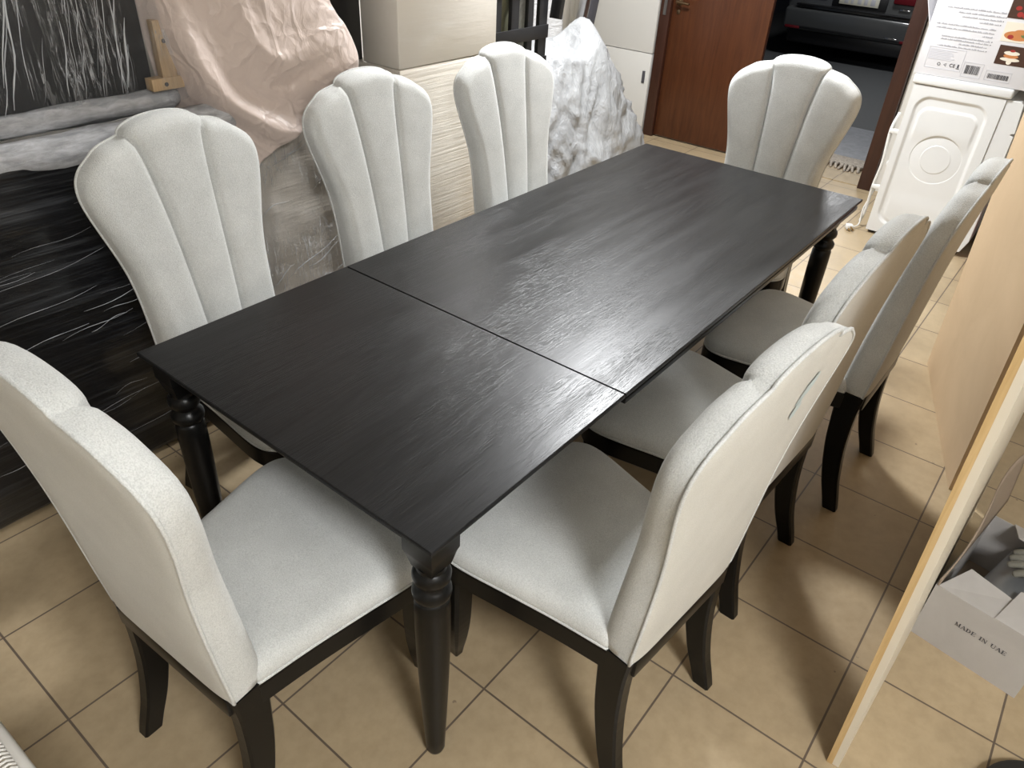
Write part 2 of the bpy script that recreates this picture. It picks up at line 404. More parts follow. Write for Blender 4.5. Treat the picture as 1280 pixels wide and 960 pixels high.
tb('slide_rail', (.09,.16,H-.075), (LX-.1,.20,H-.0405), M['black_wood'], .002)
tb('slide_rail', (.09,WY-.20,H-.075), (LX-.1,WY-.16,H-.0405), M['black_wood'], .002)
tb('apron', (.10,.16,H-.09), (.125,WY-.16,H-.028), M['black_wood'], .002)
tb('apron', (LX-.12,.16,H-.09), (LX-.095,WY-.16,H-.041), M['black_wood'], .002)
for lx, ly in ((.058,.058), (LX-.075,.075), (.058,WY-.058), (LX-.075,WY-.075)):
    bm = bmesh.new()
    a = .0385
    def sq(h, z, r=0.0): return [bm.verts.new((x*h, y*h, z)) for x, y in ((1,1),(-1,1),(-1,-1),(1,-1))]
    rs = [sq(a, H-.029), sq(a, .69), sq(a*.90, .679), sq(.030, .658), sq(.027, .645)]
    for p, q in zip(rs, rs[1:]):
        for k in range(4): bm.faces.new((p[k], p[(k+1) % 4], q[(k+1) % 4], q[k]))
    bm.faces.new(rs[0]); bm.faces.new(rs[-1][::-1])
    prof = [(.0295,.6485),(.0305,.640),(.0365,.634),(.0395,.624),(.0385,.613),(.033,.605),(.0295,.600),(.0295,.596),(.034,.590),(.0395,.583),(.0405,.574),(.0385,.564),(.033,.558),(.032,.556),(.0345,.553),(.0365,.547),
            (.0372,.52),(.037,.46),(.0355,.36),(.032,.25),(.028,.14),(.0238,.05),(.0225,.012),(.0195,.002),(.017,0)]
    add_lathe(bm, prof, 36)
    g = bmobj('leg', bm, M['black_wood'], table, True, 38); g.location = (lx-LX/2, ly-WY/2, 0)

# ------------------------------------------------------------------ chairs
B0, B1, W, ZE, U3, Z3, A, ZJ, ZT, T1, SB, C2 = .1983, .2134, .2724, 1.0124, .207, 1.101, .1177, 1.130, 1.1639, .0984, .0578, .0981
Z0 = .447
def yfront(z): h = z-.46; return -(T1*h + C2*h*h)
def thick(z): return .0726 - .0228*smoothstep(.5, 1.1, z)
def yback(z): return yfront(z) - thick(z)
side = catmull([(B0,Z0,0), (B1,.7557,0), (W,ZE,0), (U3,Z3,0), (A,ZJ,0)], 12)
side = [(p.x, p.y) for p in side]
outer, top = side[:25], side[24:][::-1]
arc = [(A*math.cos(t*PI/24), ZJ + (ZT-ZJ)*math.sin(t*PI/24)) for t in range(25)]      # +A .. -A
outline = side + arc[1:-1] + [(-x, z) for x, z in side[::-1]]
def seam_pt(u): return (A + (SB-A)*(u**.40), ZJ + (Z0-ZJ)*u)       # u 0 at the top
seam = [seam_pt(k/30) for k in range(31)]
def pdist(poly, x, z):
    b = 1e9
    for (ax, az), (bx, bz) in zip(poly, poly[1:]):
        dx, dz = bx-ax, bz-az; l = dx*dx+dz*dz
        t = 0 if l == 0 else max(0, min(1, ((x-ax)*dx+(z-az)*dz)/l))
        d = (x-ax-t*dx)**2 + (z-az-t*dz)**2
        if d < b: b = d
    return math.sqrt(b)
def sample(poly, t):
    ls = [0]
    for (ax, az), (bx, bz) in zip(poly, poly[1:]): ls.append(ls[-1] + math.hypot(bx-ax, bz-az))
    s = t*ls[-1]
    for i in range(len(poly)-1):
        if s <= ls[i+1] or i == len(poly)-2:
            f = 0 if ls[i+1] == ls[i] else (s-ls[i])/(ls[i+1]-ls[i])
            return (poly[i][0]+(poly[i+1][0]-poly[i][0])*f, poly[i][1]+(poly[i+1][1]-poly[i][1])*f)
def ease(t): return .5 - .5*math.cos(PI*t)
def patches(nu=22, nv=44):
    out = []
    seam_up = seam[::-1]
    P = []
    for i in range(nu+1):
        u = ease(i/nu); row = []
        for j in range(nv+1):
            v = 1-(1-j/nv)**1.5
            bot = (SB+(B0-SB)*u, Z0); tp = sample(top, u); l = (seam_pt(1-v)[0], Z0+(ZJ-Z0)*v); r = sample(outer, v)
            c00, c10, c01, c11 = (SB,Z0), (B0,Z0), (A,ZJ), (W,ZE)
            q = [ (1-v)*bot[k]+v*tp[k] + (1-u)*l[k]+u*r[k] - ((1-u)*(1-v)*c00[k]+u*(1-v)*c10[k]+(1-u)*v*c01[k]+u*v*c11[k]) for k in (0,1)]
            row.append(tuple(q))
        P.append(row)
    out.append(P); out.append([[(-x, z) for x, z in row] for row in P][::-1])
    Cn = []
    for i in range(nu+1):
        s = -math.cos(PI*i/nu); row = []      # -1..1
        # column from bottom (s*SB) to the arc
        tp = (A*s, ZJ + (ZT-ZJ)*math.sqrt(max(0, 1-s*s)))
        for j in range(nv+1):
            v = 1-(1-j/nv)**1.5; z = Z0 + (tp[1]-Z0)*v
            uz = max(0, min(1, (ZJ-(Z0+(ZJ-Z0)*v))/(ZJ-Z0)))
            row.append((seam_pt(uz)[0]*s, z))
        Cn.append(row)
    out.append(Cn); return out
PT = patches()
soft = [p_ for p_ in outline if math.hypot(abs(p_[0])-A, p_[1]-ZJ) > .030]
def pad_mesh():
    v, f = [], []; r = .034; GM = .42
    def front(x, z):
        t = min(pdist(soft, x, z)/r, 1); g = GM + (1-GM)*max(0, 1-(1-t)**2.3)**(1/2.0)
        ds = pdist(seam, abs(x), z); groove = math.exp(-(ds/.0052)**1.3)
        return yback(z) + thick(z)*g + .008*(1-math.exp(-ds/.020))*g - .0115*groove*g
    for n_, P in enumerate(PT):
        base = len(v); nu = len(P)-1; nv = len(P[0])-1
        for row in P:
            for x, z in row: v.append((x, front(x, z), z))
        for i in range(nu):
            for j in range(nv):
                a = base+i*(nv+1)+j; f.append((a, a+nv+1, a+nv+2, a+1))
        # side walls down to the rear plane
        edge = [(i, nv) for i in range(nu+1)]
        if n_ == 0: edge = [(i, nv) for i in range(nu+1)] + [(nu, j) for j in range(nv-1, -1, -1)]
        if n_ == 1: edge = [(0, j) for j in range(nv+1)] + [(i, nv) for i in range(1, nu+1)]
        prev = [base+i*(nv+1)+j for i, j in edge]; top_ = list(prev)
        for k in (.75, .45, .2, 0):
            cur = []
            for q in top_:
                x, y, z = v[q]; yb = yback(z); cur.append(len(v)); v.append((x, yb+(y-yb)*k, z))
            for a, b, c, d in zip(prev, prev[1:], cur[1:], cur): f.append((a, b, c, d))
            prev = cur
        b2 = len(v)
        for i in range(nu+1):
            x, z = P[i][0]; v.append((x, yback(Z0)+.001, Z0-.002))
        for i in range(nu):
            a = base+i*(nv+1); f.append((a, b2+i, b2+i+1, a+nv+1))
    return v, f
def back_mesh():
    v, f = [], []
    for P in PT:
        base = len(v); nu = len(P)-1; nv = len(P[0])-1
        for row in P:
            for x, z in row:
                do = pdist(outline, x, z); g = 1-math.exp(-do/.02)
                v.append((x, yback(z) - .001 - .009*g, z))
        for i in range(nu):
            for j in range(nv):
                a = base+i*(nv+1)+j; f.append((a, a+1, a+nv+2, a+nv+1))
    return v, f
def seat_outline(s=1.0, n=10):
    # rear (narrow) to bowed front with rounded corners
    pts = []
    rear, front, yr, yf = .197, .268, -.015, .445
    P = [(rear, yr), (rear+.018, .10), (rear+.042, .22), (front-.006, .33), (front-.001, .385)]
    P += [(front-.010, .422), (front-.036, .450), (front-.085, .466), (.10, .475), (0, .478)]
    P = [(p.x, p.y) for p in catmull([(a, b, 0) for a, b in P], 6)]
    P = [(rear-.02, yr-.004)] + P
    full = P + [(-x, y) for x, y in P[::-1][1:]]
    c = (0, .23)
    return full
SO = seat_outline()
def ring(ins, z):
    k = 1 - ins/.24
    return [(x*k, .215+(y-.215)*k, z) for x, y in SO]
def area(P): return sum(a[0]*b[1]-b[0]*a[1] for a, b in zip(P, P[1:]+P[:1]))/2
if area(SO) < 0: SO = SO[::-1]
def ring_mesh(prof, close_top=True, close_bot=False):
    v, f = [], []; n = len(SO)
    for ins, z in prof: v += ring(ins, z)
    for r_ in range(len(prof)-1):
        for k in range(n): f.append((r_*n+k, r_*n+(k+1) % n, (r_+1)*n+(k+1) % n, (r_+1)*n+k))
    if close_top:
        base = len(v)
        last = v[-n:]
        zs = [(.8, .0045), (.55, .0085), (.3, .0105), (.1, .011)]; c = (0, .215)
        z0 = prof[-1][1]; prev = base-n
        for s, dz in zs:
            st = len(v); v += [(c[0]+(x-c[0])*s, c[1]+(y-c[1])*s, z0+dz) for x, y, z in last]
            for k in range(n): f.append((prev+k, prev+(k+1) % n, st+(k+1) % n, st+k))
            prev = st
        v.append((c[0], c[1], z0+.011)); ci = len(v)-1
        for k in range(n): f.append((prev+k, prev+(k+1) % n, ci))
    return v, f
def loft_leg(secs):
    """sections: (z, cx, cy, half x, half y); chamfered square sections"""
    v, f = [], []
    for z, cx, cy, hx, hy in secs:
        ch = min(hx, hy)*.28
        for sx, sy, o in ((1,1,0),(1,1,1),(-1,1,1),(-1,1,0),(-1,-1,0),(-1,-1,1),(1,-1,1),(1,-1,0)):
            x = hx - (ch if o else 0); y = hy - (0 if o else ch)
            v.append((cx+sx*x, cy+sy*y, z))
    for i in range(len(secs)-1):
        for k in range(8): f.append((i*8+k, i*8+(k+1) % 8, (i+1)*8+(k+1) % 8, (i+1)*8+k))
    f.append(tuple(range(8))); f.append(tuple(range(len(secs)*8-8, len(secs)*8)))
    return v, f
def interp(keys, z):
    for a, b in zip(keys, keys[1:]):
        if a[0] >= z >= b[0]:
            t = (a[0]-z)/(a[0]-b[0]); t2 = t
            return [a[i]+(b[i]-a[i])*t2 for i in range(1, len(a))]
    return list(keys[-1][1:])
def sm_keys(keys, n=22):
    P = [Vector(k[1:4]) for k in keys]; out = []
    zt, zb = keys[0][0], keys[-1][0]
    # catmull over z for every column
    cols = len(keys[0])
    Q = [tuple(2*a-b for a, b in zip(keys[0], keys[1]))] + list(keys) + [tuple(2*a-b for a, b in zip(keys[-1], keys[-2]))]
    for i in range(1, len(Q)-2):
        a, b, c, d = Q[i-1:i+3]
        m_ = max(2, n//(len(keys)-1))
        for k in range(m_):
            t = k/m_
            out.append(tuple(.5*((2*b[j])+(c[j]-a[j])*t+(2*a[j]-5*b[j]+4*c[j]-d[j])*t*t+(3*b[j]-3*c[j]+d[j]-a[j])*t**3) for j in range(cols)))
    out.append(tuple(keys[-1])); return out

def make_chair():
    root = empty('dining_chair')
    v, f = pad_mesh(); pad = mesh('backrest', v, f, M['fabric'], root, True, weld=.0004)
    v, f = back_mesh(); bp_ = mesh('back_panel', v, f, M['fabric_back'], root, True, weld=.0004)
    bp_['label'] = 'smooth pale fabric panel on the rear of the backrest'
    loop = [(x, yback(z)-.0015, z) for x, z in outline]
    step = [loop[0]]
    for p in loop[1:]:
        if (Vector(p)-Vector(step[-1])).length > .004: step.append(p)
    base = [(x, yback(Z0)-.0015, Z0) for x in [-B0+.02+i*(2*B0-.04)/12 for i in range(13)]]
    tube('piping', step + base, .0038, M['fabric'], pad, 6, closed=True)
    prof = [(.012, .4385), (.003, .440), (-.001, .446), (-.001, .455), (.001, .466), (.006, .477), (.014, .485), (.026, .491), (.045, .496), (.065, .499)]
    v, f = ring_mesh(prof); st = mesh('seat', v, f, M['fabric'], root, True)
    tube('piping', ring(-.0008, .4425), .0036, M['fabric'], st, 6, closed=True)
    prof = [(.030, .4385), (-.003, .4385), (-.004, .434), (-.004, .384), (-.001, .380), (.026, .380), (.030, .4385)]
    v, f = ring_mesh(prof, False); fr = mesh('seat_frame', v, f, M['black_wood'], root, False)
    box('rear_rail', (-.180, -.080, .392), (.180, -.052, Z0-.004), M['black_wood'], fr, .003)
    for s in (-1, 1):
        keys = [(Z0-.003, s*.181, -.036, .0190, .040), (.36, s*.181, -.036, .0195, .035), (.24, s*.184, -.044, .0190, .0315), (.12, s*.189, -.065, .0180, .0275), (.04, s*.194, -.088, .0170, .0245), (0, s*.196, -.099, .0165, .0230)]
        v, f = loft_leg(sm_keys(keys)); mesh('leg', v, f, M['black_wood'], root, False)
        keys = [(.436, s*.222, .405, .030, .033), (.30, s*.222, .406, .030, .033), (.18, s*.220, .409, .0285, .031), (.09, s*.214, .415, .022, .024), (.03, s*.207, .422, .0155, .0165), (0, s*.204, .425, .0125, .0135)]
        v, f = loft_leg(sm_keys(keys)); mesh('leg', v, f, M['black_wood'], root, False)
    return root
FIT = dict(E=(.401,1.2260,-1.4558), F=(1.1537,1.2701,-1.596), G=(1.8854,1.2645,-1.663), H=(2.5669,.4528,-3.0679), A=(-.2383,.4247,.0549), B=(.4543,-.2429,1.4829), C=(1.0972,-.2243,1.5248), D=(1.7383,-.2921,1.5585))
LAB = dict(
 A='grey fabric dining chair at the near short end of the table, seen from behind',
 B='nearest grey dining chair on the right side, faint blue stain on its back',
 C='grey fabric dining chair, middle one of the three on the right side of the table',
 D='grey fabric dining chair farthest along the right side, in front of the washing machine',
 E='grey fabric dining chair in front of the black wrapped furniture on the left',
 F='grey fabric dining chair in front of the hanging pink cloth, middle of the left side',
 G='grey fabric dining chair in front of the black lattice rack, farthest on the left side',
 H='grey fabric dining chair alone at the far end of the table before the open doorway')
proto = make_chair(); first = True
CH = {}
for k, (x, y, th) in FIT.items():
    o = proto if first else copy_tree(proto); first = False
    sh = 0
    o.location = (x+sh*math.cos(th), y+sh*math.sin(th), 0); o.rotation_euler = (0, 0, th - PI/2); CH[k] = o
    tag(o, LAB[k], 'chair', 'shell-backed dining chairs around the table')
# faint ink stain on the rear panel of the nearest right-hand chair
bm = bmesh.new(); random.seed(3)
for i in range(5):
    cx, cz = .09+random.uniform(-.02,.02), 1.01+random.uniform(-.035,.035); n = 14; vs = []
    for k in range(n):
        r = random.uniform(.012,.018); X = cx+r*math.cos(2*PI*k/n); Z = cz+1.5*r*math.sin(2*PI*k/n)
        vs.append(bm.verts.new((X, yback(Z)-.0112-.0002*i, Z)))
    bm.faces.new(vs)

st_ = bmobj('stain', bm, M['stain'], CH['B']); st_['label'] = 'faint blue ink stain'

# ------------------------------------------------------------------ soft boxes
def soft_box(name, lo, hi, m, parent=None, r=.05, n=(24, 12, 20), amp=.01, fs=3., seed=0, smooth=True, axisw=(1,1,1)):
    """rounded box with a slightly lumpy surface (vertices pushed along their direction)"""
    bm = bmesh.new(); c = [(lo[i]+hi[i])/2 for i in range(3)]; h = [(hi[i]-lo[i])/2 for i in range(3)]
    def face(ax, sg):
        u, w = [i for i in range(3) if i != ax]; g = []
        for i in range(n[u]+1):
            row = []
            for j in range(n[w]+1):
                p = [0,0,0]; p[ax] = sg*h[ax]; p[u] = h[u]*math.sin((2*i/n[u]-1)*PI/2*.98)/math.sin(PI/2*.98) ; p[w] = h[w]*math.sin((2*j/n[w]-1)*PI/2*.98)/math.sin(PI/2*.98)
                q = [max(-(h[k]-r), min(h[k]-r, p[k])) for k in range(3)]
                d = Vector([p[k]-q[k] for k in range(3)])
                if d.length > 1e-6: d.normalize()
                P = Vector(q) + d*r
                W = Vector([(P[k]+c[k])*fs*axisw[k]+seed for k in range(3)])
                P += d*amp*noise.fractal(W, 1.0, 2.0, 4)*1.6
                row.append(bm.verts.new(P+Vector(c)))
            g.append(row)
        for i in range(n[u]):
            for j in range(n[w]): bm.faces.new((g[i][j], g[i+1][j], g[i+1][j+1], g[i][j+1]))
    for ax in range(3):
        for sg in (-1, 1): face(ax, sg)
    bmesh.ops.remove_doubles(bm, verts=bm.verts, dist=.0006)
    return bmobj(name, bm, m, parent, smooth)

# black wrapped furniture, left
bf = empty('wrapped_furniture', (-.3, 1.9, 0)); tag(bf, 'large black furniture piece wound in stretch film standing along the left side', 'furniture')
def sub(parent, o): o.parent = parent; o.matrix_parent_inverse = Matrix.Translation(parent.location).inverted(); return o
sub(bf, soft_box('body', (-1.7,1.535,.0), (.74,2.3,1.055), M['film_black'], r=.035, n=(90,16,44), amp=.007, fs=2.2, axisw=(.5,1,7)))
def roll(name, p0, p1, r, m, seed=0, flat=.75):
    bm = bmesh.new(); n = 70; k = 14; rings = []; p0, p1 = Vector(p0), Vector(p1)
    for i in range(n+1):
        p = p0.lerp(p1, i/n); ring_ = []
        for j in range(k):
            a = 2*PI*j/k; rr = r*(1+.22*noise.fractal(Vector((p.x*4+seed, math.cos(a)*1.2, math.sin(a)*1.2)), 1, 2, 3))
            if i in (0, n): rr *= .6
            ring_.append(bm.verts.new((p.x, p.y+math.cos(a)*rr*flat, p.z+math.sin(a)*rr)))
        rings.append(ring_)
    for a, b in zip(rings, rings[1:]):
        for j in range(k): bm.faces.new((a[j], a[(j+1) % k], b[(j+1) % k], b[j]))
    bm.faces.new(rings[0]); bm.faces.new(rings[-1])
    return bmobj(name, bm, m, None, True)
random.seed(31); bm = bmesh.new()
for i in range(42):
    x = random.uniform(-.75,.50); z = random.uniform(.12,1.0); ln = random.uniform(.10,.34); P_ = []
    for k in range(9):
        t = k/8; P_.append((x+ln*t, 1.5245+.002*math.sin(i+t*6), z + ln*t*.13 + .006*math.sin(t*5+i)))
    w_ = random.choice((.0003,.0005,.0009)); add_tube(bm, P_, [w_*(.25+math.sin(PI*(k+.5)/9))*random.uniform(.5,1.2) for k in range(9)], 5)
sub(bf, bmobj('film_pleats', bm, M['film_pleat'], None, True))['kind'] = 'stuff'
sub(bf, roll('foam_edge', (-1.68,1.57,1.05), (.735,1.57,1.055), .048, M['foam_wrap'], 3))
sub(bf, box('top_sheet', (-1.68,1.58,1.05), (.73,2.28,1.068), M['film_black'], None, .01))
# framed panel standing on it
pn = empty('wrapped_headboard', (-.1, 1.7, 1.1)); tag(pn, 'black headboard wound in clear stretch film standing on the wrapped black furniture', 'headboard')
sub(pn, box('board', (-1.2,1.655,1.13), (.54,1.72,1.80), M['panel_black'], None, .006))
sub(pn, roll('foam_edge', (-1.2,1.640,1.115), (.60,1.640,1.125), .034, M['foam_wrap'], 9))
bm = bmesh.new()
add_box(bm, (.505,1.595,1.158), (.605,1.635,1.192), .002); add_box(bm, (.545,1.600,1.190), (.592,1.630,1.345), .002)
brk = sub(pn, bmobj('corner_bracket', bm, M['raw_wood'], None, True, 35)); brk['label'] = 'raw wood corner bracket'
for px_, pz in ((.548,1.174),(.568,1.29)):
    bm = bmesh.new(); add_lathe(bm, [(.006,0),(.006,.0015)], 14, mtx=Matrix.Translation((px_,1.5945 if pz < 1.19 else 1.5995,pz)) @ Matrix.Rotation(PI/2, 4, 'X'))
    s_ = bmobj('screw_hole', bm, M['print_dark'], brk)
# gathered pleats of the film: thin ropes of plastic running down and across the panel
random.seed(21); bm = bmesh.new()
for i in range(70):
    x = -.25 + .74*random.random(); k_ = (x+.25)/.74
    z0 = 1.80 if i % 3 else random.uniform(1.25,1.5); ln = random.uniform(.25,.62); sl = -.55+.5*k_ + random.gauss(0,.06)
    cv_ = random.uniform(-.10,.10); P_ = []; x += .25*(1-k_)
    for k in range(15):
        t = k/14; zz = z0 - ln*t
        if zz < 1.15: break
        xx = x + sl*ln*t - cv_*t*(1-t) + .003*math.sin(t*17+i)
        if xx > .50: break
        P_.append((xx, 1.606+.003*math.sin(t*9+i), zz))
    if len(P_) > 4: 
        w_ = random.choice((.0005,.0007,.001,.0016,.0026))
        add_tube(bm, P_, [w_*(.3+math.sin(PI*(k+.5)/len(P_)))*random.uniform(.6,1.2) for k in range(len(P_))], 5)
sub(pn, bmobj('film_pleats', bm, M['film_pleat'], None, True))['kind'] = 'stuff'
# clear film: a thin pleated skin over the panel
bm = bmesh.new(); nx, nz = 150, 60; g = []
for i in range(nx+1):
    row = []
    for j in range(nz+1):
        x = -1.22 + 1.86*i/nx; z = 1.125 + .69*j/nz
        n_ = noise.fractal(Vector((x*16+z*4, z*1.6, 2)), 1, 2, 4); n2 = noise.fractal(Vector((x*40+z*16, z*5, 7)), 1, 2, 3)
        y = 1.622 + .012*n_ + .005*n2 - .018*math.exp(-((x-.57)/.05)**2)*smoothstep(1.40,1.30,z) - .02*math.exp(-(x-.57)**2/.004)
        row.append(bm.verts.new((x, y, z)))
    g.append(row)
for i in range(nx):
    for j in range(nz): bm.faces.new((g[i][j], g[i+1][j], g[i+1][j+1], g[i][j+1]))
sub(pn, bmobj('stretch_film', bm, M['film_clear'], None, True))

# taupe wrapped armchair-like piece under the cloth
tp = empty('wrapped_armchair', (1.1, 1.9, 0)); tag(tp, 'taupe upholstered piece wound in stretch film below the pink cloth', 'furniture')
sub(tp, soft_box('body', (.785,1.60,.02), (1.415,2.25,.98), M['film_taupe'], r=.07, n=(40,20,40), amp=.012, fs=3, axisw=(1,1,3)))
sub(tp, soft_box('tall_back', (.775,1.76,.96), (1.16,2.2,1.80), M['film_taupe'], r=.05, n=(20,14,30), amp=.01, fs=3))
random.seed(5); bm = bmesh.new()
for i in range(16):
    x = random.uniform(.78,1.15); z0 = random.uniform(.3,.9); ln = random.uniform(.05,.25); sl = random.uniform(.15,.5)
    add_tube(bm, [(x+ln*k/5, 1.566, z0+ln*sl*k/5+.01*math.sin(k+i)) for k in range(6)], [.0004,.001,.0013,.001,.0008,.0004], 5)
sub(tp, bmobj('film_streaks', bm, M['film_pleat'], None, True))['kind'] = 'stuff'
bm = bmesh.new(); nx, nz = 60, 50; g = []
for i in range(nx+1):
    row = []
    for j in range(nz+1):
        x = .765 + .665*i/nx; z = .04 + .92*j/nz
        e = max(0, (.12-(z-.08))/.12)
        y = 1.578 + .010*noise.fractal(Vector((x*4, z*16+x*6, 5)), 1, 2, 4) - .008*math.sin(z*9+x*4)
        row.append(bm.verts.new((x, y, z)))
    g.append(row)
for i in range(nx):
    for j in range(nz): bm.faces.new((g[i][j], g[i+1][j], g[i+1][j+1], g[i][j+1]))
sub(tp, bmobj('stretch_film', bm, M['film_clear'], None, True))

# pink satin cloth hanging in swags
def cloth():
    bm = bmesh.new(); nu, nv = 130, 130; g = []
    Lb = catmull([(.54,0,1.80), (.54,0,1.41), (.545,0,1.27), (.565,0,1.15), (.62,0,1.045), (.675,0,.955), (.745,0,.868)], 10)
    Rb = catmull([(1.15,0,1.80), (1.17,0,1.40), (1.22,0,1.28), (1.245,0,1.17), (1.20,0,1.09), (1.12,0,1.058), (1.02,0,1.032)], 10)
    Rb2 = [(p.x, p.z) for p in Rb]; Lb2 = [(p.x, p.z) for p in Lb]
    for i in range(nu+1):
        u = i/nu; row = []
        for j in range(nv+1):
            v = j/nv
            a = sample(Lb2, v); b = sample(Rb2, v)
            x = a[0]+(b[0]-a[0])*u; z = a[1]+(b[1]-a[1])*u
            z -= .05*math.sin(PI*u)*(1-v)*v*3*.5 - .0
            # swag folds: curved round a point high on the right
            dx, dz = (x-1.02)*1.0, (z-1.62)
            r = math.hypot(dx, dz); th = math.atan2(dz, dx)
            w = noise.fractal(Vector((x*2.2, z*2.2, 1.7)), 1, 2, 2)
            ph = r*13 + w*1.7
            s_ = .5+.5*math.sin(ph*2); fold = s_**2.2
            amp = .030*smoothstep(.30,.50,r) + .006
            fine = noise.fractal(Vector((r*15+w*2, th*2.2, 3)), 1, 2, 3)
            crm = noise.noise(Vector((x*6, z*6, 9)))
            belly = .075*math.exp(-((x-1.16)/.17)**2-((z-1.17)/.16)**2) + .035*math.sin(PI*min(1,u))
            edge = smoothstep(0,.05,u)*smoothstep(1,.93,u)
            y = 1.565 - belly - amp*fold*edge - .007*fine - .008*crm + (.10*(1-smoothstep(0,.12,u))) + .06*smoothstep(.93,1,u)
            y = min(y, 1.60 + .12*(1-u))
            row.append(bm.verts.new((x, y, z)))
        g.append(row)
    for i in range(nu):
        for j in range(nv): bm.faces.new((g[i][j], g[i+1][j], g[i+1][j+1], g[i][j+1]))
    o = bmobj('satin_cloth', bm, M['satin'], None, True)
    sm = o.modifiers.new('thickness', 'SOLIDIFY'); sm.thickness = .003; sm.offset = 1
    return o
tag(cloth(), 'pale pink satin cloth hanging in folds between the wrapped furniture and the beige cartons', 'cloth')

# beige cartons, one on the other
tag(box('wrapped_carton', (1.46,1.555,0), (2.035,1.83,1.095), M['film_beige_low'], bev=.008), 'lower beige carton wound in pleated stretch film behind the left chairs', 'carton', 'wrapped beige cartons on the left')
tag(box('wrapped_carton', (1.460,1.556,1.097), (2.036,1.76,1.85), M['film_beige'], bev=.007), 'upper beige carton in smooth stretch film standing on the lower carton', 'carton', 'wrapped beige cartons on the left')
tag(box('gap_shade_panel', (1.185,1.80,1.03), (1.50,1.84,1.9), M['panel_black'], bev=.01), 'added black panel standing in for the shade in the gap between pink cloth and beige cartons', 'panel')  # black board added to give the gap its shade

# black lattice rack
rk = empty('lattice_rack', (2.35, 1.75, 0)); tag(rk, 'black metal lattice rack standing behind the far left chair', 'rack')
def rb(name, lo, hi): return sub(rk, box(name, lo, hi, M['black_metal'], None, .002))
for x0, x1 in ((2.10,2.245), (2.32,2.375), (2.445,2.485), (2.535,2.60)): rb('upright', (x0,1.70,0), (x1,1.722,1.6))
for z in (.20,.42,.62,.80,.975,1.105,1.30,1.48): rb('crossbar', (2.10,1.69,z-(.03 if z==1.105 else .018)), (2.60,1.699,z+(.03 if z==1.105 else .018)))
for x in (2.10,2.54):
    rb('side_post', (x,1.9,0), (x+.04,1.94,1.6))
sub(rk, box('side_rail', (2.612,1.64,1.16), (2.640,1.70,1.50), M['black_metal'], None, .003, mtx=Matrix.Translation((2.62,1.67,1.16)) @ Matrix.Rotation(R(10),4,'Y') @ Matrix.Translation((-2.62,-1.67,-1.16))))
tag(soft_box('olive_bundle', (2.12,1.745,.3), (2.47,1.885,1.55), M['olive'], r=.05, n=(16,8,30), amp=.02, fs=4), 'olive grey bundle stored inside the black lattice rack', 'bundle')
tag(soft_box('white_bundle', (2.50,1.745,.3), (2.56,1.885,1.55), M['white_plastic_sheet'], r=.02, n=(10,8,30), amp=.008, fs=6), 'narrow white plastic bundle inside the right of the black lattice rack', 'bundle')

# grey dust sheet over something
def dust_sheet():
    bm = bmesh.new(); n, m_ = 150, 80; g = []
    # plan outline grows from a small top to a wide hem
    for j in range(m_+1):
        v = j/m_; row = []
        z = 1.0*(1-v)**.9
        for i in range(n):
            a = 2*PI*i/n; ca, sa = math.cos(a), math.sin(a)
            k = smoothstep(0,1,v)
            rx = .33 + .50*v**.9 if ca > 0 else .40 + .15*v**.6
            ry = .16 + .30*v**.8
            e = 2.6; rr = 1/((abs(ca)**e + abs(sa)**e)**(1/e))
            w = Vector((ca*1.5, sa*1.5, v*1.1))
            f1 = noise.fractal(w*1.7, 1, 2, 5); f2 = noise.fractal(Vector((a*5.5+v*5, v*3.0, 4)), 1, 2, 4)
            rid = 1-abs(noise.noise(Vector((a*3.2-v*4.2, v*2.5, 8))))*2
            s = rr*(1 + .10*f1 + .035*f2*min(1,v*4) + .06*rid + .05*(1-abs(noise.noise(Vector((a*6.5+v*7, v*3, 2))))*3))
            sq = min(1, v*7+.02)
            x = 3.22 + rx*ca*s*sq; y = 2.08 + ry*sa*s*sq
            zz = z + .05*noise.noise(Vector((x*4, y*4, 1)))*(1-v) 
            zz += .115*math.exp(-((x-3.36)/.085)**2-((y-1.97)/.12)**2) + .045*math.exp(-((x-2.95)/.12)**2-((y-1.95)/.14)**2) - .06*math.exp(-((x-3.20)/.07)**2-((y-1.98)/.10)**2)
            row.append(bm.verts.new((x, y, max(.004, zz))))
        g.append(row)
    for j in range(m_):
        for i in range(n): bm.faces.new((g[j][i], g[j][(i+1) % n], g[j+1][(i+1) % n], g[j+1][i]))
    bm.faces.new(g[0])
    bmesh.ops.remove_doubles(bm, verts=bm.verts, dist=.0003)
    return bmobj('dust_sheet', bm, M['tarp'], None, True)
tag(dust_sheet(), 'crumpled grey plastic dust sheet covering a bulky pile beyond the left chairs', 'dust sheet')

# white sheet-covered panel and a metal profile leaning behind, cream cabinet by the door
bm = bmesh.new(); nx, nz = 40, 40; g = []
for i in range(nx+1):
    row = []
    for j in range(nz+1):
        x = 3.10+1.02*i/nx; z = 0+1.55*j/nz
        row.append(bm.verts.new((x, 2.62 + .02*noise.fractal(Vector((x*9, z*3, 2)),1,2,4) + .05*z, z)))
    g.append(row)
for i in range(nx):
    for j in range(nz): bm.faces.new((g[i][j], g[i+1][j], g[i+1][j+1], g[i][j+1]))
o = bmobj('plastic_covered_panel', bm, M['white_plastic_sheet'], None, True)
sm = o.modifiers.new('t', 'SOLIDIFY'); sm.thickness = .04; sm.offset = 1
tag(o, 'white plastic covered panel leaning behind the grey dust sheet', 'panel')
mt = Matrix.Translation((4.19,2.58,.72)) @ Matrix.Rotation(R(14),4,'Y')
tag(box('metal_profile', (-.028,-.03,-.70), (.028,.03,.95), M['steel'], None, .004, mtx=mt), 'slanting grey metal profile between the white panel and the cream door leaf', 'metal profile')
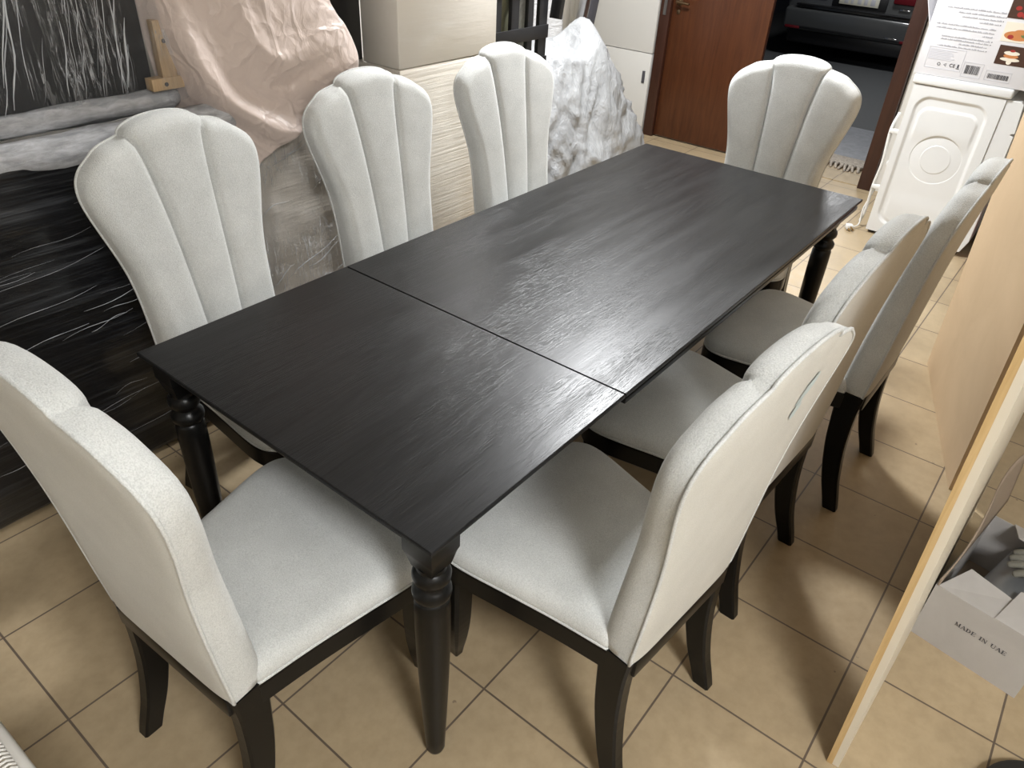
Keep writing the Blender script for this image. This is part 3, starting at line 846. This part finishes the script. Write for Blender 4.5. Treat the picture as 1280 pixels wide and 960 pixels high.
tag(box('dark_plank', (.045,-.02,-.68), (.15,.03,.95), M['print_dark'], None, .004, mtx=mt), 'dark slanting plank beside the grey metal profile', 'plank')
cab = empty('cream_door_leaf', (4.95,2.72,0)); tag(cab, 'plain cream door leaf standing against the wall left of the brown door', 'door leaf')
sub(cab, box('upper_panel', (4.945,2.362,.618), (4.990,3.12,2.0), M['cream_cabinet'], None, .003))
sub(cab, box('lower_panel', (4.943,2.362,0), (4.990,3.12,.613), M['cream_cabinet'], None, .003))
sub(cab, box('latch', (4.936,2.395,.395), (4.9428,2.42,.485), M['print_dark'], None, .002))

# ------------------------------------------------------------------ car in the garage
car = empty('parked_car', (9.5,2.15,0)); tag(car, 'dark grey car parked tail-on in the garage beyond the doorway', 'car')
def car_body():
    secs = []  # along x: (x, half width, z bottom, z belt, z roof half)
    v, f = [], []
    prof = [(9.44,.80,.40,.62),(9.46,.86,.27,.74),(9.55,.885,.24,.86),(9.75,.90,.22,.92),(10.3,.905,.22,.93),(11.5,.91,.22,.93),(12.8,.90,.22,.88),(13.5,.86,.24,.80),(13.75,.76,.30,.66)]
    for x, w, zb, zt in prof:
        pts = [(-w*.93,zb),(-w,zb+.10),(-w,zt-.16),(-w*.95,zt-.05),(-w*.82,zt),(w*.82,zt),(w*.95,zt-.05),(w,zt-.16),(w,zb+.10),(w*.93,zb)]
        v += [(x, 2.15+y, z) for y, z in pts]
    n = 10
    for i in range(len(prof)-1):
        for k in range(n): f.append((i*n+k, i*n+(k+1) % n, (i+1)*n+(k+1) % n, (i+1)*n+k))
    f.append(tuple(range(n))); f.append(tuple(range(len(prof)*n-n, len(prof)*n)))
    return v, f
v, f = car_body(); b_ = sub(car, mesh('body', v, f, M['car_paint'], None, True))
b_.data.set_sharp_from_angle(angle=R(38))
mo = b_.modifiers.new('b', 'BEVEL'); mo.width = .03; mo.segments = 3; mo.limit_method = 'ANGLE'; mo.angle_limit = R(25)
v = [(9.85,1.42,.90),(9.85,2.88,.90),(10.45,2.75,1.36),(10.45,1.55,1.36),(12.0,1.55,1.38),(12.0,2.75,1.38),(12.9,2.86,.88),(12.9,1.44,.88)]
sub(car, mesh('cabin', v, [(0,1,2,3),(3,2,5,4),(4,5,6,7),(0,3,4,7),(1,6,5,2)], M['car_glass'], None))
sub(car, box('rear_bumper', (9.375,1.29,.30), (9.52,3.01,.545), M['car_paint'], None, .045, 4))
sub(car, box('bumper_skirt', (9.43,1.36,.15), (9.60,2.94,.31), M['car_trim'], None, .03))
sub(car, box('bumper_groove', (9.368,1.36,.325), (9.40,2.94,.350), M['car_trim'], None, .006))
sub(car, box('boot_lid_edge', (9.37,1.42,.575), (9.45,2.88,.590), M['car_trim'], None, .004))
sub(car, box('plate_recess', (9.425,1.86,.60), (9.447,2.48,.76), M['car_trim'], None, .01))
pl = sub(car, box('licence_plate', (9.412,1.95,.635), (9.424,2.40,.735), M['plate'], None, .003))
for i, wd in enumerate((.045,.03,.045,.04,.05)):
    t_ = box('plate_marking', (9.4105,2.34-i*.075-wd,.65), (9.4125,2.34-i*.075,.715), M['print_grey'], None, .001); t_.parent = pl
for y0, y1 in ((1.34,1.80),(2.52,2.96)):
    sub(car, box('tail_lamp', (9.40,y0,.70), (9.50,y1,.83), M['red_lens'], None, .015))
for y0, y1 in ((1.42,1.60),(2.78,2.96)):
    sub(car, box('reflector', (9.360,y0,.315), (9.376,y1,.345), M['red_lens'], None, .004))
sub(car, box('badge', (9.425,1.60,.635), (9.443,1.72,.655), M['chrome'], None, .003))
sub(car, tube('exhaust_tip', [(9.40,1.50,.22),(9.60,1.50,.22)], .035, M['chrome'], None, 14))
sub(car, box('bumper_chrome', (9.366,1.64,.342), (9.372,1.78,.358), M['chrome'], None, .002))
for x in (10.35,12.9):
    for y in (1.36,2.94):
        w_ = tube('wheel', [(x,y-.1,.32),(x,y+.1,.32)], .32, M['rubber'], None, 28); sub(car, w_)

# ------------------------------------------------------------------ washing machine
wm = empty('washing_machine', (4.47,.02,0)); tag(wm, 'white washing machine seen from its pressed side panel, under the printed carton', 'washing machine')
def emboss_side():
    ny, nz = 150, 260; Y0, Y1, Z_0, Z_1 = .298, -.165, .02, .875
    v, f = [], []
    def rr(y, z, cy, cz, hy, hz, r):     # signed distance to rounded rectangle
        qx, qz = abs(y-cy)-(hy-r), abs(z-cz)-(hz-r)
        return math.hypot(max(qx,0), max(qz,0)) + min(max(qx,qz),0) - r
    for i in range(ny+1):
        for j in range(nz+1):
            y = Y0+(Y1-Y0)*i/ny; z = Z_0+(Z_1-Z_0)*j/nz
            d = rr(y, z, .075, .450, .185, .372, .075)
            x = 4.17 + .010*smoothstep(.006, -.016, d)
            d2 = rr(y, z, .075, .430, .150, .335, .055)
            x -= .007*smoothstep(.010, -.010, d2)*(smoothstep(.55,.66,z)+smoothstep(.30,.2,z)*.6)
            r = math.hypot(y-.063, (z-.50))
            x += .010*smoothstep(.136,.120,r) - .010*smoothstep(.088,.076,r)
            v.append((x, y, z))
    for i in range(ny):
        for j in range(nz):
            a = i*(nz+1)+j; f.append((a, a+1, a+nz+2, a+nz+1))
    return v, f
v, f = emboss_side(); sub(wm, mesh('side_panel', v, f, M['enamel'], None, True))
sub(wm, box('cabinet', (4.182,-.165,.02), (4.76,.298,.875), M['enamel'], None, .003))
sub(wm, box('worktop', (4.160,-.185,.878), (4.775,.312,.928), M['enamel'], None, .012, 3))
bm = bmesh.new(); prof = [(-.166,.02),(-.235,.03),(-.262,.10),(-.262,.70),(-.245,.705),(-.245,.712),(-.262,.716),(-.250,.86),(-.235,.875),(-.166,.875)]
va = [bm.verts.new((4.176,y,z)) for y, z in prof]; vb = [bm.verts.new((4.765,y,z)) for y, z in prof]
for k in range(len(prof)-1): bm.faces.new((va[k], va[k+1], vb[k+1], vb[k]))
bm.faces.new(va); bm.faces.new(vb)
fp = sub(wm, bmobj('front_panel', bm, M['enamel'], None)); mo = fp.modifiers.new('b','BEVEL'); mo.width = .01; mo.segments = 3; mo.limit_method = 'ANGLE'
bm = bmesh.new(); add_lathe(bm, [(.17,0),(.19,.01),(.17,.035),(.12,.04)], 40, mtx=Matrix.Translation((4.47,-.262,.42)) @ Matrix.Rotation(PI/2,4,'X'))
sub(wm, bmobj('porthole_door', bm, M['plastic_white'], None, True, 40))
for y in (.27,-.20):
    for x in (4.22,4.72): 
        bm = bmesh.new(); add_lathe(bm, [(.022,0),(.022,.008),(.012,.012),(.012,.03)], 16, c=(x,y,0)); sub(wm, bmobj('foot', bm, M['rubber'], None, True, 40))
for z in (.60,.27,.42):
    sub(wm, box('hose_clip', (4.20,.298,z-.012), (4.235,.352 if z != .42 else .312,z+.012), M['plastic_white'], None, .005))
sub(wm, tube('drain_hose', [Vector(p) for p in catmull([(4.24,.335,.70),(4.215,.348,.60),(4.21,.335,.42),(4.215,.345,.27),(4.23,.345,.12),(4.24,.36,.03)], 8)], .009, M['plastic_white'], None, 10))
sub(wm, tube('power_cord', [Vector(p) for p in catmull([(4.25,.33,.26),(4.23,.36,.12),(4.20,.35,.03),(4.15,.37,.012)], 8)], .004, M['plastic_white'], None, 8))
pg = sub(wm, box('plug', (-.022,-.020,0), (.022,.020,.030), M['plastic_white'], None, .006, mtx=Matrix.Translation((4.13,.385,.004)) @ Matrix.Rotation(R(35),4,'Z')))
bm = bmesh.new()
for dy, dz in ((-.011,.010),(.011,.010),(0,.022)): add_box(bm, (-.045,dy-.002,dz-.004), (-.021,dy+.002,dz+.004))
bmesh.ops.transform(bm, matrix=Matrix.Translation((4.13,.385,.004)) @ Matrix.Rotation(R(35),4,'Z'), verts=bm.verts)
pp = bmobj('plug_pin', bm, M['brass']); pp.parent = pg

# printed carton on the washing machine
cb = empty('printed_carton', (4.45,-.1,.93)); tag(cb, 'white printed appliance carton with food pictures on the washing machine', 'carton')
bx = sub(cb, box('carton_body', (4.172,-.42,.9295), (4.70,.322,1.50), M['carton_white'], None, .002))
FX = 4.1705
def lab(bm, y0, y1, z0, z1, x=FX): add_box(bm, (x, min(y0,y1), min(z0,z1)), (x+.0014, max(y0,y1), max(z0,z1)))
random.seed(12)
rows = [(1.262,.262,-.015),(1.243,.20,-.012),(1.225,.175,-.006),(1.207,.088,0),(1.182,.285,.004),(1.164,.285,.006),(1.146,.055,.008),(1.126,.245,.012),(1.112,.245,.014),(1.096,.15,.016),(1.080,.25,.022)]
rows += [(1.40,.26,-.01),(1.38,.22,-.01),(1.36,.25,-.01),(1.33,.18,-.01)]
for z, yl, yr in rows:
    bm = bmesh.new(); y = yr
    while y < yl:
        w_ = random.uniform(.012,.036); e = min(y+w_, yl)
        k = y
        while k < e:      # small joined marks, like a line of tiny print
            s_ = random.uniform(.003,.006); h_ = random.choice((.0035,.005,.007)); lab(bm, k, k+s_*.92, z, z+h_); k += s_*1.12
        y = e + .006
    sub(cb, bmobj('line_of_print', bm, M['print_grey'], None))
bm = bmesh.new()
for z, y in ((1.243,-.018),(1.225,-.012),(1.207,-.006),(1.126,.004),(1.112,.006),(1.080,.014),(1.262,-.021)): lab(bm, y-.003, y, z, z+.005)
sub(cb, bmobj('bullet_marks', bm, M['print_dark'], None))
bm = bmesh.new()      # outlined boxes
def frame(y0, y1, z0, z1, t=.0016):
    lab(bm, y0, y1, z0, z0+t); lab(bm, y0, y1, z1-t, z1); lab(bm, y0, y0+t, z0, z1); lab(bm, y1-t, y1, z0, z1)
frame(.100,.282,.968,1.072); frame(-.003,.092,.950,1.022); frame(-.142,-.022,.952,1.000)
for i in range(7): lab(bm, .14+random.uniform(0,.03), .275, 1.012+i*.0078, 1.0145+i*.0078, FX-.0001)
sub(cb, bmobj('outlined_box', bm, M['print_line'], None))
bm = bmesh.new()
def bars(y0, y1, z0, z1):
    y = y0
    while y < y1:
        w_ = random.choice((.0015,.0022,.004)); lab(bm, y, min(y+w_,y1), z0, z1); y += w_ + random.choice((.0018,.003))
bars(.012,.080,.966,1.008)
bars(-.132,-.034,.962,.985)
sub(cb, bmobj('barcode', bm, M['print_dark'], None))
TM = lambda y, z, x=FX-.0002: Matrix(((0,0,-1,x),(-1,0,0,y),(0,1,0,z),(0,0,0,1)))
sub(cb, flat_text('safety_mark', 'CE', .024, M['print_dark'], None, TM(.145,.992)))
bm = bmesh.new()
def ringmark(y, z, r, n=18, gap=0):
    for k in range(n-gap):
        a, b = 2*PI*k/n, 2*PI*(k+1)/n
        q = [bm.verts.new((FX-.0002, y+rr_*math.cos(t), z+rr_*math.sin(t))) for rr_, t in ((r,a),(r,b),(r*.68,b),(r*.68,a))]
        bm.faces.new(q)
ringmark(.212,.992,.008); ringmark(.180,.992,.009,3)
lab(bm, .108,.124,.980,.983); lab(bm, .112,.120,.986,1.002)
sub(cb, bmobj('recycling_mark', bm, M['print_dark'], None))
# food pictures, flat prints on the carton
def picture(z0, z1, y1, bg, blobs):
    p = sub(cb, box('food_picture', (FX,-.36,z0), (FX+.0014,y1,z1), bg))
    for (y, z, ry, rz, mm) in blobs:
        bm2 = bmesh.new(); bm2.faces.new([bm2.verts.new((FX-.0004-.0001*len(p.children), y+ry*math.cos(2*PI*k/24), z+rz*math.sin(2*PI*k/24))) for k in range(24)])
        q = bmobj('picture_detail', bm2, mm); q.parent = p
picture(1.035,1.125,-.040,M['photo_brown'], [(-.105,1.062,.045,.009,M['photo_cream']),(-.105,1.050,.012,.012,M['photo_cream']),(-.105,1.078,.034,.010,M['photo_orange']),(-.105,1.092,.036,.010,M['photo_cream']),(-.105,1.103,.012,.006,M['photo_red'])])
picture(1.142,1.232,-.030,M['photo_cream'], [(-.10,1.172,.062,.022,M['photo_orange']),(-.135,1.178,.022,.012,M['photo_green']),(-.07,1.165,.014,.010,M['photo_red']),(-.11,1.190,.030,.012,M['photo_orange'])])
picture(1.248,1.340,-.022,M['photo_brown'], [(-.075,1.268,.014,.012,M['photo_red']),(-.10,1.265,.014,.012,M['photo_red']),(-.12,1.285,.018,.012,M['photo_red']),(-.06,1.295,.014,.010,M['photo_red'])])
# torn lid flap at the carton's left edge
mt = Matrix.Translation((4.30,.335,1.20)) @ Matrix.Rotation(R(-22),4,'X')
fl = sub(cb, box('torn_flap', (-.12,-.002,-.04), (.12,.002,.24), M['carton_white'], None, mtx=mt)); 
# black bag beside the machine
o = soft_box('black_bag', (4.36,-.80,0), (4.9,-.36,.84), M['black_bag'], r=.14, n=(26,26,34), amp=.06, fs=5); tag(o, 'crumpled black plastic bag standing right of the washing machine', 'bag')
o = soft_box('red_cloth', (4.17,-.62,.0), (4.265,-.34,.25), M['red_cloth'], r=.04, n=(12,16,16), amp=.02, fs=8); tag(o, 'red cloth on the floor in front of the black bag', 'cloth')

# ------------------------------------------------------------------ boards on the right
def prism(name, base, h, m, parent=None, z0=0, lean=(0,0)):
    """vertical slab from a four-cornered plan outline"""
    n = len(base); v = [(x, y, z0) for x, y in base] + [(x+lean[0], y+lean[1], z0+h) for x, y in base]
    f = [tuple(range(n)), tuple(range(n, 2*n))] + [(k, (k+1) % n, n+(k+1) % n, n+k) for k in range(n)]
    return mesh(name, v, f, m, parent)
ba = empty('wooden_board', (1.2,-.7,0)); tag(ba, 'long upright board with a yellow cut edge towards the viewer, right of the chairs', 'board')
LA = (0, .055)
sub(ba, prism('veneer_layer', [(.645,-.690),(1.86,-.755),(1.86,-.768),(.645,-.703)], 1.75, M['board'], None, 0, LA))
sub(ba, prism('edge_band', [(.6425,-.690),(.6449,-.690),(.6449,-.703),(.6425,-.703)], 1.75, M['ply_edge'], None, 0, LA))
sub(ba, prism('laminate_layer', [(.645,-.7032),(1.86,-.7682),(1.86,-.783),(.645,-.718)], 1.75, M['cream_face'], None, 0, LA))
d = Vector((2.785-1.925, -.405+.685, 0)).normalized(); nn = Vector((d.y, -d.x, 0))*.018
p0, p1 = Vector((1.925,-.685,0)), Vector((2.785,-.405,0))
tag(prism('fibreboard_sheet', [(p0.x,p0.y),(p1.x,p1.y),(p1.x+nn.x,p1.y+nn.y),(p0.x+nn.x,p0.y+nn.y)], 1.75, M['board'], None, 0, (0,.06)), 'tan fibreboard sheet standing upright behind the yellow-edged board', 'board')

# carton with the gas cylinders
k0 = Vector((1.185,-.745,0)); k1 = Vector((1.140,-1.020,0)); fd = (k1-k0).normalized(); bd = Vector((-fd.y, fd.x, 0)); WB = (k1-k0).length; DB = .42; HB = .20
ct = empty('open_carton', tuple(k0)); ct.rotation_euler = (0,0,math.atan2(fd.y, fd.x)); tag(ct, 'open grey-white carton on the floor behind the leaning board', 'carton')
# local: +x along the front to the right, +y away from the viewer
def cbx(name, lo, hi, m=M['carton'], mtx=None): return box(name, lo, hi, m, ct, mtx=mtx)
cbx('carton_wall', (0,0,0), (WB,.004,HB)); cbx('carton_wall', (0,DB-.004,0), (WB,DB,HB))
cbx('carton_wall', (0,.004,0), (.004,DB-.004,HB)); cbx('carton_wall', (WB-.004,.004,0), (WB,DB-.004,HB)); cbx('carton_base', (.004,.004,.001), (WB-.004,DB-.004,.005), M['carton_inside'])
def flap(pts, m, name='flap'):
    v = [Vector(p) for p in pts]; nrm = (v[1]-v[0]).cross(v[2]-v[0]).normalized()*.003
    vv = v + [p-nrm for p in v]; n = len(v)
    return mesh(name, vv, [tuple(range(n)), tuple(range(n,2*n))]+[(k,(k+1)%n,n+(k+1)%n,n+k) for k in range(n)], m, ct)
flap([(.006,0,HB+.001),(.200,0,HB+.001),(.170,.10,HB+.006),(.045,.115,HB+.016)], M['carton'])
flap([(.150,0,HB+.004),(WB,0,HB+.002),(WB+.005,.16,HB+.03),(.165,.13,HB+.02)], M['carton'])
# raised curling left flap
bm = bmesh.new(); g = []
for i in range(25):
    t = i/24; row = []
    for j in range(9):
        s_ = j/8
        y = t*(DB+.10); w_ = .03+.19*smoothstep(0,.55,t)
        x = .004 - s_*w_*.06 + .012*math.sin(t*6)*s_; z = HB + s_*w_*(.80) + .014*math.sin(t*8)*s_
        row.append(bm.verts.new((x, y, z)))
    g.append(row)
for i in range(24):
    for j in range(8): bm.faces.new((g[i][j], g[i+1][j], g[i+1][j+1], g[i][j+1]))
o = bmobj('flap', bm, M['carton_inside'], ct, True); sm = o.modifiers.new('t','SOLIDIFY'); sm.thickness = .004
o['label'] = 'brown curling flap raised along the left edge'
flap([(.06,DB,HB+.002),(WB,DB,HB+.002),(WB,DB-.13,HB+.03),(.09,DB-.10,HB+.035)], M['carton'])
TF = Matrix.Translation((WB*.53,-.0012,.118)) @ Matrix.Rotation(R(90),4,'X')

def serif_word(name, text, size, m, parent, mtx):
    polys = []
    def glyph(c):
        P_ = []
        st = lambda x0,y0,x1,y1,w: P_.append([(x0-w/2,y0),(x0+w/2,y0),(x1+w/2,y1),(x1-w/2,y1)])
        sf = lambda x,y,w: P_.append([(x-w/2,y-(.07 if y > .5 else 0)),(x+w/2,y-(.07 if y > .5 else 0)),(x+w/2,y+(0 if y > .5 else .07)),(x-w/2,y+(0 if y > .5 else .07))])
        hb = lambda x0,x1,y: P_.append([(x0,y-.035),(x1,y-.035),(x1,y+.035),(x0,y+.035)])
        if c == 'M': st(.16,0,.16,1,.08); st(.18,1,.52,.03,.2); st(.52,.03,.86,1,.08); st(.88,0,.88,1,.2); sf(.16,0,.3); sf(.88,0,.4); sf(.14,1,.28); sf(.92,1,.32); return P_, 1.12
        if c == 'A': st(.12,0,.46,1,.08); st(.46,1,.80,0,.2); hb(.24,.68,.33); sf(.12,0,.28); sf(.80,0,.38); return P_, 1.0
        if c == 'D':
            st(.2,0,.2,1,.2); sf(.18,0,.34); sf(.18,1,.34)
            for k in range(12):
                a, b = -PI/2+PI*k/12, -PI/2+PI*(k+1)/12
                P_.append([(.3+.55*math.cos(a),.5+.5*math.sin(a)),(.3+.55*math.cos(b),.5+.5*math.sin(b)),(.3+.34*math.cos(b),.5+.43*math.sin(b)),(.3+.34*math.cos(a),.5+.43*math.sin(a))])
            return P_, .98
        if c == 'E': st(.2,0,.2,1,.2); sf(.18,0,.34); sf(.18,1,.34); hb(.2,.75,.965); hb(.2,.6,.5); hb(.2,.78,.035); st(.75,.76,.75,1,.07); st(.78,0,.78,.26,.07); st(.6,.38,.6,.62,.07); return P_, .92
        if c == 'I': st(.22,0,.22,1,.2); sf(.22,0,.42); sf(.22,1,.42); return P_, .5
        if c == 'N': st(.16,0,.16,1,.08); st(.18,1,.78,0,.2); st(.80,0,.80,1,.08); sf(.16,0,.3); sf(.14,1,.3); sf(.80,1,.3); return P_, 1.0
        if c == 'U':
            st(.2,.32,.2,1,.2); st(.78,.32,.78,1,.08); sf(.2,1,.4); sf(.78,1,.3)
            for k in range(10):
                a, b = PI+PI*k/10, PI+PI*(k+1)/10
                P_.append([(.46+.36*math.cos(a),.34+.36*math.sin(a)),(.46+.36*math.cos(b),.34+.36*math.sin(b)),(.47+.24*math.cos(b),.34+.24*math.sin(b)),(.47+.24*math.cos(a),.34+.24*math.sin(a))])
            return P_, 1.0
        return [], .62
    x = 0
    for c in text:
        g_, w_ = glyph(c); polys += [[(px_+x, py_) for px_, py_ in q] for q in g_]; x += w_
    v, f = [], []
    for q in polys:
        b_ = len(v); v += [mtx @ Vector(((px_-x/2)*size, (py_-.5)*size, 0)) for px_, py_ in q]; f.append(tuple(range(b_, b_+len(q))))
    return mesh(name, v, f, m, parent)
serif_word('printed_text', 'MADE IN UAE', .0135, M['print_dark'], ct, TF)
CT = Matrix.Translation(k0) @ Matrix.Rotation(math.atan2(fd.y, fd.x), 4, 'Z')
def cyl(name, a, b, r, m):
    a, b = CT @ Vector(a), CT @ Vector(b); d_ = (b-a); l = d_.length; q = d_.to_track_quat('Z','Y').to_matrix().to_4x4()
    bm = bmesh.new(); add_lathe(bm, [(r*.55,0),(r*.85,.006),(r,.022),(r,l-.05),(r*.9,l-.025),(r*.6,l-.006),(r*.28,l),(r*.24,l+.03),(.004,l+.032)], 32, mtx=Matrix.Translation(a) @ q)
    return bmobj(name, bm, m, None, True, 40)
tag(cyl('metal_canister', (.150,.40,.125), (.120,.045,.140), .060, M['cyl_metal']), 'grey metal canister lying in the open carton', 'canister')
# knit glove resting on the canister
gv = empty('work_glove', tuple(CT @ Vector((.195,.235,.222)))); tag(gv, 'grey knit work glove lying on the metal canister in the open carton', 'glove')
def skin(name, nodes, edges, m):
    me = bpy.data.meshes.new(name); me.from_pydata([n_[0] for n_ in nodes], edges, []); o = link(name, me, m)
    md = o.modifiers.new('skin','SKIN')
    for sv, n_ in zip(me.skin_vertices[0].data, nodes): sv.radius = (n_[1], n_[1]*.8)
    me.skin_vertices[0].data[0].use_root = True
    s2 = o.modifiers.new('sub','SUBSURF'); s2.levels = 2; s2.render_levels = 2
    return o
nodes = [((0.06,.03,0),.030),((.01,.02,.004),.034),((-.02,.015,.006),.032)]; edges = [(0,1),(1,2)]
for i, (dy, l) in enumerate(((-.036,.055),(-.012,.068),(.012,.062),(.034,.05))):
    b0 = len(nodes); nodes += [((-.035,.012+dy,.010),.013),((-.035-l*.6,.008+dy*1.25,.012),.012),((-.035-l,.004+dy*1.35,-.004),.010)]
    edges += [(2,b0),(b0,b0+1),(b0+1,b0+2)]
b0 = len(nodes); nodes += [((.0,-.03,.0),.014),((-.03,-.062,-.004),.012)]; edges += [(1,b0),(b0,b0+1)]
o = skin('glove_body', nodes, edges, M['glove']); o.parent = gv; gv.rotation_euler = (0,R(8),math.atan2(fd.y, fd.x)+.35)

# black round object at the lower right edge of the view
bm = bmesh.new(); add_lathe(bm, [(.10,0),(.135,.004),(.15,.02),(.15,.035),(.142,.042),(.10,.045),(.03,.05),(.03,.075),(.02,.08)], 48)
o = bmobj('round_base', bm, M['rubber'], None, True, 40); o.location = (.80,-1.135,0); tag(o, 'black round base on the floor in front of the open carton', 'base')

# white cane armrest at the lower left edge of the view
cr_ = empty('cane_armchair', (-.80,.52,0)); tag(cr_, 'white cane-woven furniture piece at the near left corner', 'armchair')
a0, a1 = Vector((-.595,.33,.50)), Vector((-.60,.68,.50))
def cv(name, o): o.parent = cr_; o.matrix_parent_inverse = Matrix.Translation(cr_.location).inverted(); return o
cv('r', tube('rail', [a0+Vector((0,-.2,0)), a0, a1], .009, M['white_cane'], None, 10))
cv('r', tube('rail', [a0+Vector((-.035,-.2,.002)), a0+Vector((-.035,0,.002)), a1+Vector((-.035,0,.002))], .008, M['white_cane'], None, 10))
bm = bmesh.new()
for i in range(60):
    y = .14+.009*i; add_tube(bm, [(-.6035,y,.502),(-.612,y+.003,.508),(-.622,y+.003,.508),(-.632,y,.503)], .0028, 6)
cv('r', bmobj('woven_band', bm, M['white_cane'], None, True))
cv('r', box('seat_panel', (-1.15,.12,.455), (-.642,.68,.495), M['white_cane'], None, .015))
for x in (-.62,-1.10):
    for y in (.16,.64): cv('r', tube('leg', [(x,y,.47),(x+.0,y,0)], [.018,.014], M['white_cane'], None, 12))

# ------------------------------------------------------------------ lights
def ceiling_light(x, y, sx, sy, label, power, col=(.96,.98,1.0)):
    e = empty('ceiling_light', (x,y,2.8)); tag(e, label, 'ceiling light', 'ceiling lights')
    box('frame', (-sx/2-.02,-sy/2-.02,-.045), (sx/2+.02,sy/2+.02,-.001), M['plastic_white'], e, .004)
    box('diffuser', (-sx/2,-sy/2,-.050), (sx/2,sy/2,-.0455), M['lamp'], e)
    l = bpy.data.lights.new('lamp_light', 'AREA'); l.shape = 'RECTANGLE'; l.size = sx; l.size_y = sy; l.energy = power; l.color = col
    o = bpy.data.objects.new('lamp_light', l); C.objects.link(o); o.parent = e; o.location = (0,0,-.053)
    return e
ceiling_light(2.9, 1.25, .42, .42, 'square ceiling light over the far half of the table', 72)
ceiling_light(-.85, -1.95, .6, .6, 'square ceiling light near the right wall', 39)
g_ = ceiling_light(8.2, 1.6, .6, .6, 'unseen ceiling light added to brighten the car and garage outside the doorway', 26)  # out-of-view lamp added to lift the dark car and garage
w = bpy.data.worlds.new('World'); bpy.context.scene.world = w; w.use_nodes = True
w.node_tree.nodes['Background'].inputs[0].default_value = (.35,.4,.5,1); w.node_tree.nodes['Background'].inputs[1].default_value = .12

# ------------------------------------------------------------------ camera
f_px, cx, cy, cz, pi_, ro, ya = 927.67, -.636887, -.629323, 1.742162, .604542, .0565057, .641797
c_, s_ = math.cos(ya), math.sin(ya); cp, sp = math.cos(pi_), math.sin(pi_)
fwd = Vector((c_*cp, s_*cp, -sp)); right = Vector((s_, -c_, 0)); up = right.cross(fwd)
r_ = math.cos(ro)*right + math.sin(ro)*up; u_ = -math.sin(ro)*right + math.cos(ro)*up
cam = bpy.data.cameras.new('camera'); co = bpy.data.objects.new('camera', cam); C.objects.link(co)
cam.sensor_width = 36; cam.sensor_fit = 'HORIZONTAL'; cam.lens = 36*f_px/1280; cam.clip_start = .02
mw = Matrix((( r_.x, u_.x, -fwd.x, cx), (r_.y, u_.y, -fwd.y, cy), (r_.z, u_.z, -fwd.z, cz), (0,0,0,1)))
co.matrix_world = mw
sc = bpy.context.scene; sc.camera = co
sc.view_settings.view_transform = 'Standard'; sc.view_settings.look = 'None'; sc.view_settings.gamma = 1
sc.view_settings.use_curve_mapping = False; sc.view_settings.exposure = 1.02
